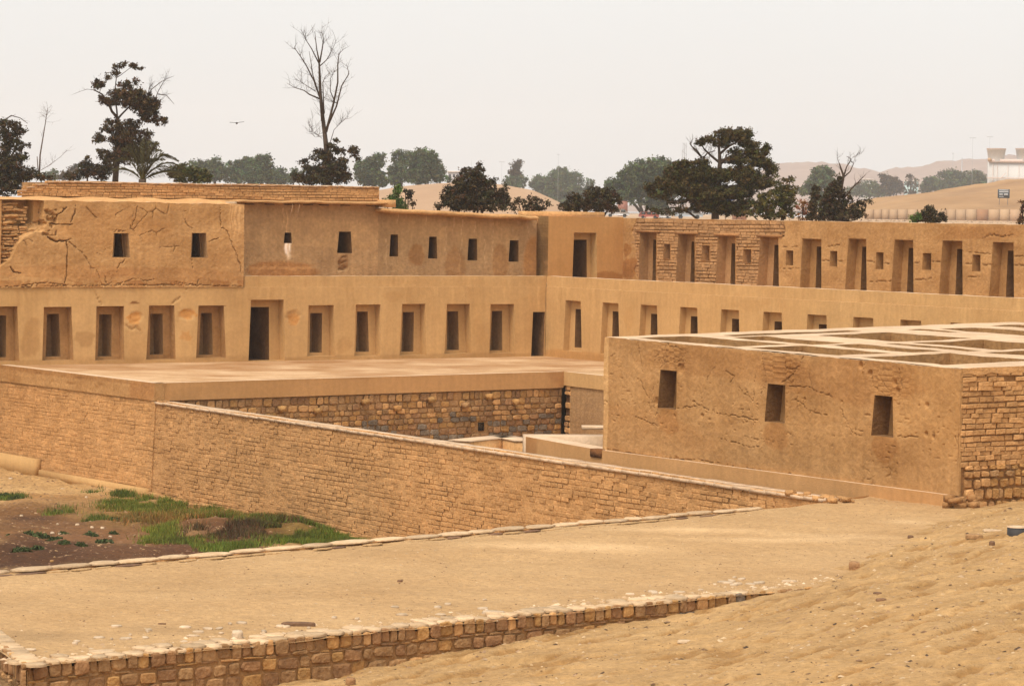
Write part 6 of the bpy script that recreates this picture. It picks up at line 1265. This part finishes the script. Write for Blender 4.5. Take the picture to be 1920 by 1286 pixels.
# ------------------------------------------------------------------ hills and far things
def hill(name, prof, y, depth, m, base=PLAIN - .3, nv=26, rough=.0):
    X = np.array([ony(p[0], p[1], y)[0] for p in prof]); Zt = np.array([ony(p[0], p[1], y)[2] for p in prof])
    def fx(u, v): x = X[0] + (X[-1] - X[0]) * u; t = v * 2 - 1; return x * (1 + 0 * v), y + depth * t
    def hh(x, yy):
        t = np.clip(np.abs(yy - y) / depth, 0, 1); z = np.interp(x, X, Zt); f = .5 + .5 * np.cos(math.pi * t)
        return base + (z - base) * f + rough * fbm(x / 14., yy / 9., 4) * f * 1.0
    return field(name, fx, 90, nv * 2 + 1, m, hh)
hill('mound', [(560, 392), (640, 372), (700, 358), (760, 349), (820, 344), (880, 342), (940, 346), (1000, 357), (1040, 375), (1075, 393), (1110, 400)], 300, 26, M['hill'], rough=.05)
hill('sandy_hill', [(1480, 402), (1560, 396), (1610, 384), (1660, 373), (1720, 366), (1780, 358), (1840, 350), (1890, 343), (1960, 336), (2200, 330), (2500, 350)], 740, 90, M['hill_tan'], rough=1.2)
hill('far_hills', [(1000, 392), (1250, 386), (1380, 360), (1430, 318), (1455, 309), (1500, 306), (1560, 309), (1600, 315), (1640, 324), (1700, 316), (1760, 308), (1820, 300), (1880, 297), (2000, 292), (2300, 300)], 3000, 400, M['hill_far'], rough=6.)
hill('near_slope', [(1500, 425), (1700, 412), (1850, 380), (1890, 365), (1960, 345), (2200, 330)], 700, 28, M['hill_far'], rough=.4) if False else None
# far panel wall
Y = 600; root = empty('panel_wall', base_at(1770, Y), 'low pale concrete panel wall at the foot of the sandy hill', 'wall'); xs = [1622, 1638, 1653, 1667, 1683, 1701, 1720, 1738, 1758, 1775, 1792, 1811, 1831, 1853, 1874, 1893, 1912, 1932]
cols_ = [(1, 1, 1)] * 12 + [(.78, .62, .55), (1.05, 1.03, 1), (1.1, 1.1, 1.08), (1.05, 1, 1), (1, 1, 1)]
for i, (a, b) in enumerate(zip(xs, xs[1:])):
    mb = MB(); p, q = ony(a, 393, Y), ony(b, 393.2, Y); z1 = (p[2] + q[2]) / 2; mb.abox(p[0] + .04, q[0] - .04, Y, Y + .15, PLAIN - .6, z1 + .02 * (i % 3), cols_[i]); mb.build('panel', M['hill_tan'] if False else M['plain'], root)
    mb = MB(); mb.abox(p[0] - .035, p[0] + .035, Y - .05, Y + .2, PLAIN - .6, z1 + .08, (.55, .5, .45)); mb.build('post', M['plain'], root)
# rubble in front of the far wall
def a_r(n): x = ony(1600, 400, 420)[0] + 30 * rng.random(n); y = 380 + 200 * rng.random(n); return x * y / 420, y
gravel('far_rubble', 900, a_r, lambda x, y: PLAIN + 0 * x, .12, .5, [(.6, .5, .45), (.4, .33, .3), (.8, .7, .6)], 'rubble strewn between the ruins and the far panel wall')
# notice board on the hill
Y = 690; a, b = ony(1871, 355, Y), ony(1893, 372, Y); root = empty('notice_board', (a[0], Y, b[2] - .5), 'dark notice board with white lettering standing on the sandy hill', 'sign')
mb = MB(); mb.abox(a[0], b[0], Y, Y + .1, b[2], a[2]); mb.build('board', flat('board_dark', (.02, .03, .04)), root)
wm = flat('sign_white', (.7, .7, .68)); H = a[2] - b[2]; W_ = b[0] - a[0]
for (r0, r1, x0, x1, n) in [(.06, .16, .12, .9, 12), (.24, .36, .12, .9, 12), (.5, .66, .14, .42, 4), (.5, .66, .52, .86, 5), (.80, .86, .12, .5, 8)]:
    mb = MB()
    for k in range(n):
        xa = a[0] + W_ * (x0 + (x1 - x0) * k / n); xb = a[0] + W_ * (x0 + (x1 - x0) * (k + .72) / n); mb.abox(xa, xb, Y - .012, Y - .004, a[2] - H * r1, a[2] - H * r0)
    o = mb.build('lettering', wm, root); o['kind'] = 'stuff'
for k in (.15, .85):
    mb = MB(); x = a[0] + W_ * k; mb.abox(x - .05, x + .05, Y + .11, Y + .2, b[2] - 1.5, a[2] - .2); mb.build('post', flat('post_grey', (.2, .2, .2)), root)
# white industrial building with two tanks
Y = 1050; F_ = lambda x, y: ony(x, y, Y); root = empty('industrial_building', (F_(1890, 335)[0], Y, PLAIN), 'large white industrial building on the right skyline with an orange roof edge', 'building')
white = flat('white_sheet', (.56, .53, .49)); orange = flat('orange_trim', (.45, .27, .13)); pinkish = flat('beam', (.62, .48, .40))
a, b = F_(1855, 300), F_(1990, 334); mb = MB(); mb.abox(a[0], b[0], Y, Y + 4, PLAIN, a[2]); mb.build('wall', white, root)
mb = MB(); mb.abox(a[0] - .3, b[0], Y - .5, Y - .05, a[2] - .9, a[2] + .3); mb.build('roof_edge', pinkish, root); mb = MB(); mb.abox(a[0] - .6, a[0] + .6, Y - .8, Y - .51, a[2] - .5, a[2] + .6); mb.build('corner_cap', orange, root)
for x in (1862, 1870, 1890, 1911): mb = MB(); p = F_(x, 300); mb.abox(p[0] - .08, p[0] + .08, Y - .2, Y - .01, PLAIN, a[2] - 1.0, (.8, .8, .8)); mb.build('wall_rib', pinkish, root)
mb = MB(); mb.abox(a[0] - .8, b[0], Y - 1, Y - .6, F_(1870, 335)[2], F_(1870, 333)[2]); mb.build('lower_beam', pinkish, root)
mb = MB(); p, q = F_(1870, 340), F_(1884, 325); mb.tube([(p[0], Y - 1.4, p[2]), (q[0], Y - 1.4, q[2])], [.15, .15], 5); mb.build('ramp', pinkish, root)
for (x0, x1, x2, x3, lab) in [(1852, 1888, 1858, 1887, 'white tapered rooftop tank, the left one'), (1906, 1945, 1912, 1944, 'white tapered rooftop tank cut by the right border')]:
    cx = (x0 + x1) / 2; t_, b_ = F_(cx, 279), F_(cx, 297.5); r1 = (F_(x1, 279)[0] - F_(x0, 279)[0]) / 2; r0 = (F_(x3, 279)[0] - F_(x2, 279)[0]) / 2
    o = empty('rooftop_tank', (t_[0], Y + 2, b_[2]), lab, 'tank'); mb = MB(); n = 20
    V = [(t_[0] + r * math.cos(2 * math.pi * i / n), Y + 2 + r * math.sin(2 * math.pi * i / n), z) for r, z in ((r0, b_[2] - 1), (r1, t_[2])) for i in range(n)]
    mb.add(V, [(i, (i + 1) % n, n + (i + 1) % n, n + i) for i in range(n)], [(n, n + i + 1, n + i) for i in range(1, n - 1)]); mb.build('shell', white, o)
    mb = MB(); V = [(t_[0] + r * math.cos(2 * math.pi * i / n), Y + 2 + r * math.sin(2 * math.pi * i / n), z) for r, z in ((r1 + .1, t_[2] - .3), (r1 + .1, t_[2] + .1)) for i in range(n)]
    mb.add(V, [(i, (i + 1) % n, n + (i + 1) % n, n + i) for i in range(n)], [(n, n + i + 1, n + i) for i in range(1, n - 1)]); mb.build('rim', pinkish, o)
# red house with pale roof, pale low blocks
def house(name, lab, x0, x1, yt, yb, Y, wm_, rm, cat='house', win=2):
    a, b = ony(x0, yt, Y), ony(x1, yb, Y); root = empty(name, ((a[0] + b[0]) / 2, Y, b[2]), lab, cat)
    mb = MB(); mb.abox(a[0], b[0], Y, Y + 5, min(PLAIN, b[2]), a[2]); mb.build('wall', wm_, root)
    mb = MB(); mb.abox(a[0] - .3, b[0] + .3, Y - .3, Y + 5.3, a[2] + .002, a[2] + .35); mb.build('roof', rm, root)
    for k in range(win): mb = MB(); x = a[0] + (b[0] - a[0]) * (k + .5) / win; h = a[2] - b[2]; mb.abox(x - .35, x + .35, Y - .03, Y - .004, b[2] + h * .35, b[2] + h * .75, (.3, .3, .3)); mb.build('window', flat('window_dark', (.04, .04, .05)), root)
    return root
redm = flat('red_wall', (.30, .12, .08)); palem = flat('pale_roof', (.7, .62, .54)); hazeb = flat('grey_block', (.42, .38, .36))
house('house', 'small red walled house with a pale flat roof right of the dark bush', 1160, 1177, 370, 381, 560, redm, palem)
house('house', 'pale distant block on the skyline behind the dark conifer bush', 840, 862, 323, 338, 950, hazeb, palem, 'building', 3)
house('house', 'pale bluish low building behind the sparse grove near the far hills', 1698, 1722, 340, 358, 1300, flat('teal_wall', (.42, .55, .52)), palem, 'building', 3)
house('house', 'small white roofed shed at the left rim of the dip', 1616, 1636, 337, 343, 1300, white, palem, 'building', 2)
# parked vehicles seen between the branches
def vehicle(lab, px, py, Y, ln, bodym, cabm, cat='van', flip=1):
    b0 = ony(px, py, Y); x, z = b0[0], PLAIN; root = empty('parked_' + cat, (x, Y, z), lab, cat); h = ln * .36
    mb = MB(); prof = [(-.5, .25), (-.5, .55), (-.40, .95), (.28, 1.0), (.42, .62), (.5, .55), (.5, .25)]; V = [(x + flip * p * ln, Y + s, z + q * h) for s in (0, 1.6) for p, q in prof]; n = len(prof)
    mb.add(V, [(i, (i + 1) % n, n + (i + 1) % n, n + i) for i in range(n)], [(k, k + i, k + i + 1) for k in (0, n) for i in range(1, n - 1)]); mb.build('body', bodym, root)
    for p in (-.28, 0.0, .24): mb = MB(); mb.abox(x + flip * p * ln - .09 * ln, x + flip * p * ln + .09 * ln, Y - .02, Y - .005, z + h * .6, z + h * .88); mb.build('window', flat('glass_dark', (.03, .035, .04), .2), root)
    for p in (-.3, .3):
        mb = MB(); V = [(x + p * ln + .17 * h * 1.3 * math.cos(t * .628), Y - .03 + s, z + .22 * h + .17 * h * 1.3 * math.sin(t * .628)) for s in (0, .2) for t in range(10)]; mb.add(V, [(i, (i + 1) % 10, 10 + (i + 1) % 10, 10 + i) for i in range(10)], [(0, i, i + 1) for i in range(1, 9)]); mb.build('wheel', flat('tyre', (.03, .03, .03)), root)
redv = flat('red_paint', (.35, .09, .06), .4); whitev = flat('white_paint', (.5, .48, .46), .4)
vehicle('red van parked beyond the wall left of the huge tree', 1217, 392, 420, 2.7, redv, whitev); vehicle('white van parked right beside the red one', 1242, 392, 421, 2.4, whitev, whitev)
vehicle('white car below the small red house', 1158, 388, 470, 3.6, whitev, whitev, 'car'); vehicle('grey car half hidden under the huge tree', 1292, 393, 425, 3.8, flat('grey_paint', (.35, .37, .38), .4), whitev, 'car')
vehicle('silver car parked near the round hazy tree', 1500, 366, 520, 3.8, flat('silver_paint', (.6, .6, .6), .4), whitev, 'car')
# blue awning
p = ony(1373, 375, 380); root = empty('awning', (p[0], p[1], PLAIN), 'bright blue awning glimpsed through the branches of the huge tree', 'awning')
mb = MB(); mb.add([(p[0] - .8, 380, p[2] - .15), (p[0] + .6, 380, p[2] + .1), (p[0] + .8, 382, p[2] + .35), (p[0] - .5, 382, p[2] + .1), (p[0] - .8, 380, p[2] - .2), (p[0] + .6, 380, p[2] + .05), (p[0] + .8, 382, p[2] + .3), (p[0] - .5, 382, p[2] + .05)], [(0, 1, 2, 3), (4, 7, 6, 5), (0, 4, 5, 1), (1, 5, 6, 2), (2, 6, 7, 3), (3, 7, 4, 0)]); mb.build('sheet', flat('blue_cloth', (.03, .16, .6)), root)
for dx in (-.7, .6): mb = MB(); mb.tube([(p[0] + dx, 381, PLAIN), (p[0] + dx, 381, p[2] - .1)], [.04, .04], 5); mb.build('pole', M['wood'], root)
house('house', 'low orange brick hut seen beneath the huge tree', 1378, 1400, 381, 396, 400, flat('brick_orange', (.5, .26, .16)), palem, 'hut', 2)
# masts and poles
gm = flat('mast_grey', (.35, .34, .34))
def mast(lab, x, yt, Y, r, arm=0, lattice=False, name='light_pole', cat='pole'):
    t_ = ony(x, yt, Y); root = empty(name, (t_[0], Y, PLAIN), lab, cat); mb = MB()
    if lattice:
        for dx, dy in ((-.5, 0), (.5, 0), (0, .8)): mb.tube([(t_[0] + dx, Y + dy, PLAIN), (t_[0] + dx * .7, Y + dy * .7, t_[2])], [.07, .06], 4)
        mb.build('tower_legs', gm, root); mb = MB(); k = 0; z = t_[2] - 18
        while z < t_[2] - .5: mb.tube([(t_[0] - .5, Y, z), (t_[0] + .5, Y, z + .9)], [.045, .045], 3); mb.tube([(t_[0] + .5, Y, z + .9), (t_[0] - .5, Y, z + 1.8)], [.045, .045], 3); z += 1.8
        mb.build('bracing', gm, root)
    else:
        mb.tube([(t_[0], Y, PLAIN), (t_[0], Y, t_[2])], [r * .6, r * .4], 5); mb.build('pole', gm, root)
        if arm: mb = MB(); mb.tube([(t_[0] - arm, Y, t_[2]), (t_[0] + arm, Y, t_[2])], [r * .7, r * .7], 4); mb.build('cross_arm', gm, root)
mast('lattice radio mast rising left of the huge tree', 1284, 268, 700, .1, lattice=True, name='radio_mast', cat='mast')
mast('fainter thin mast just left of the lattice mast', 1279, 281, 900, .16); mast('thin pole with short top arm above the central hazy trees', 1047, 290, 800, .07, .35); mast('faint pole with a wide top bar left of the lone skyline tree', 941, 304, 1000, .09, .9)
mast('faint pole above the dark conifer bush', 884, 300, 900, .08); mast('tall lamp pole left of the white building', 1824, 259, 900, .09, .9); mast('tall lamp pole right behind the left rooftop tank', 1856, 257, 1100, .10, 1.1); mast('short pole right of the central hazy trees', 1105, 335, 800, .10)
mast('small pole with red box on the far hill crest', 1787, 288, 1500, .2, .5); mast('short dark post on the far hill crest', 1804, 296, 1500, .6)
# bird
p = ony(444, 231, 260); root = empty('bird', p, 'lone dark bird gliding in the empty sky left of the bare tree', 'bird')
bd = flat('feather', (.03, .022, .02)); mb = MB()
for i in range(1): mb.tube([p + np.array([.0, -.22, -.01]), p + np.array([0, -.12, .0]), p + np.array([0, .02, -.02]), p + np.array([0, .2, .0]), p + np.array([0, .34, .02])], [.03, .07, .09, .05, .02], 8)
mb.build('body', bd, root)
for sg in (-1, 1):
    mb = MB(); V = []
    for t, ch, zz in ((0.05, .16, .0), (.22, .17, .05 if sg > 0 else .03), (.42, .13, .08 if sg > 0 else .035), (.60, .05, .10 if sg > 0 else .04)):
        for k, (yy, th_) in enumerate(((-ch, 0), (0, .022), (ch * .8, 0), (0, -.015))): V.append(p + np.array([sg * t, yy, zz + th_]))
    mb.add(V, [(i * 4 + k, i * 4 + (k + 1) % 4, (i + 1) * 4 + (k + 1) % 4, (i + 1) * 4 + k) for i in range(3) for k in range(4)]); mb.build('wing', bd, root)

# ------------------------------------------------------------------ the air
HZ = .00018
mb = MB(); mb.abox(-1500, 1500, -40, 3500, -6.5, 110); o = mb.build('haze', None); o['kind'] = 'stuff'; o['label'] = 'thin pale haze over the plain'
hm = bpy.data.materials.new('haze'); hm.use_nodes = True; t = hm.node_tree; t.nodes.remove(t.nodes['Principled BSDF'])
pv = t.nodes.new('ShaderNodeVolumePrincipled'); pv.inputs['Color'].default_value = (.93, .93, .93, 1); pv.inputs['Density'].default_value = HZ
t.links.new(pv.outputs[0], t.nodes['Material Output'].inputs['Volume']); o.data.materials.append(hm)
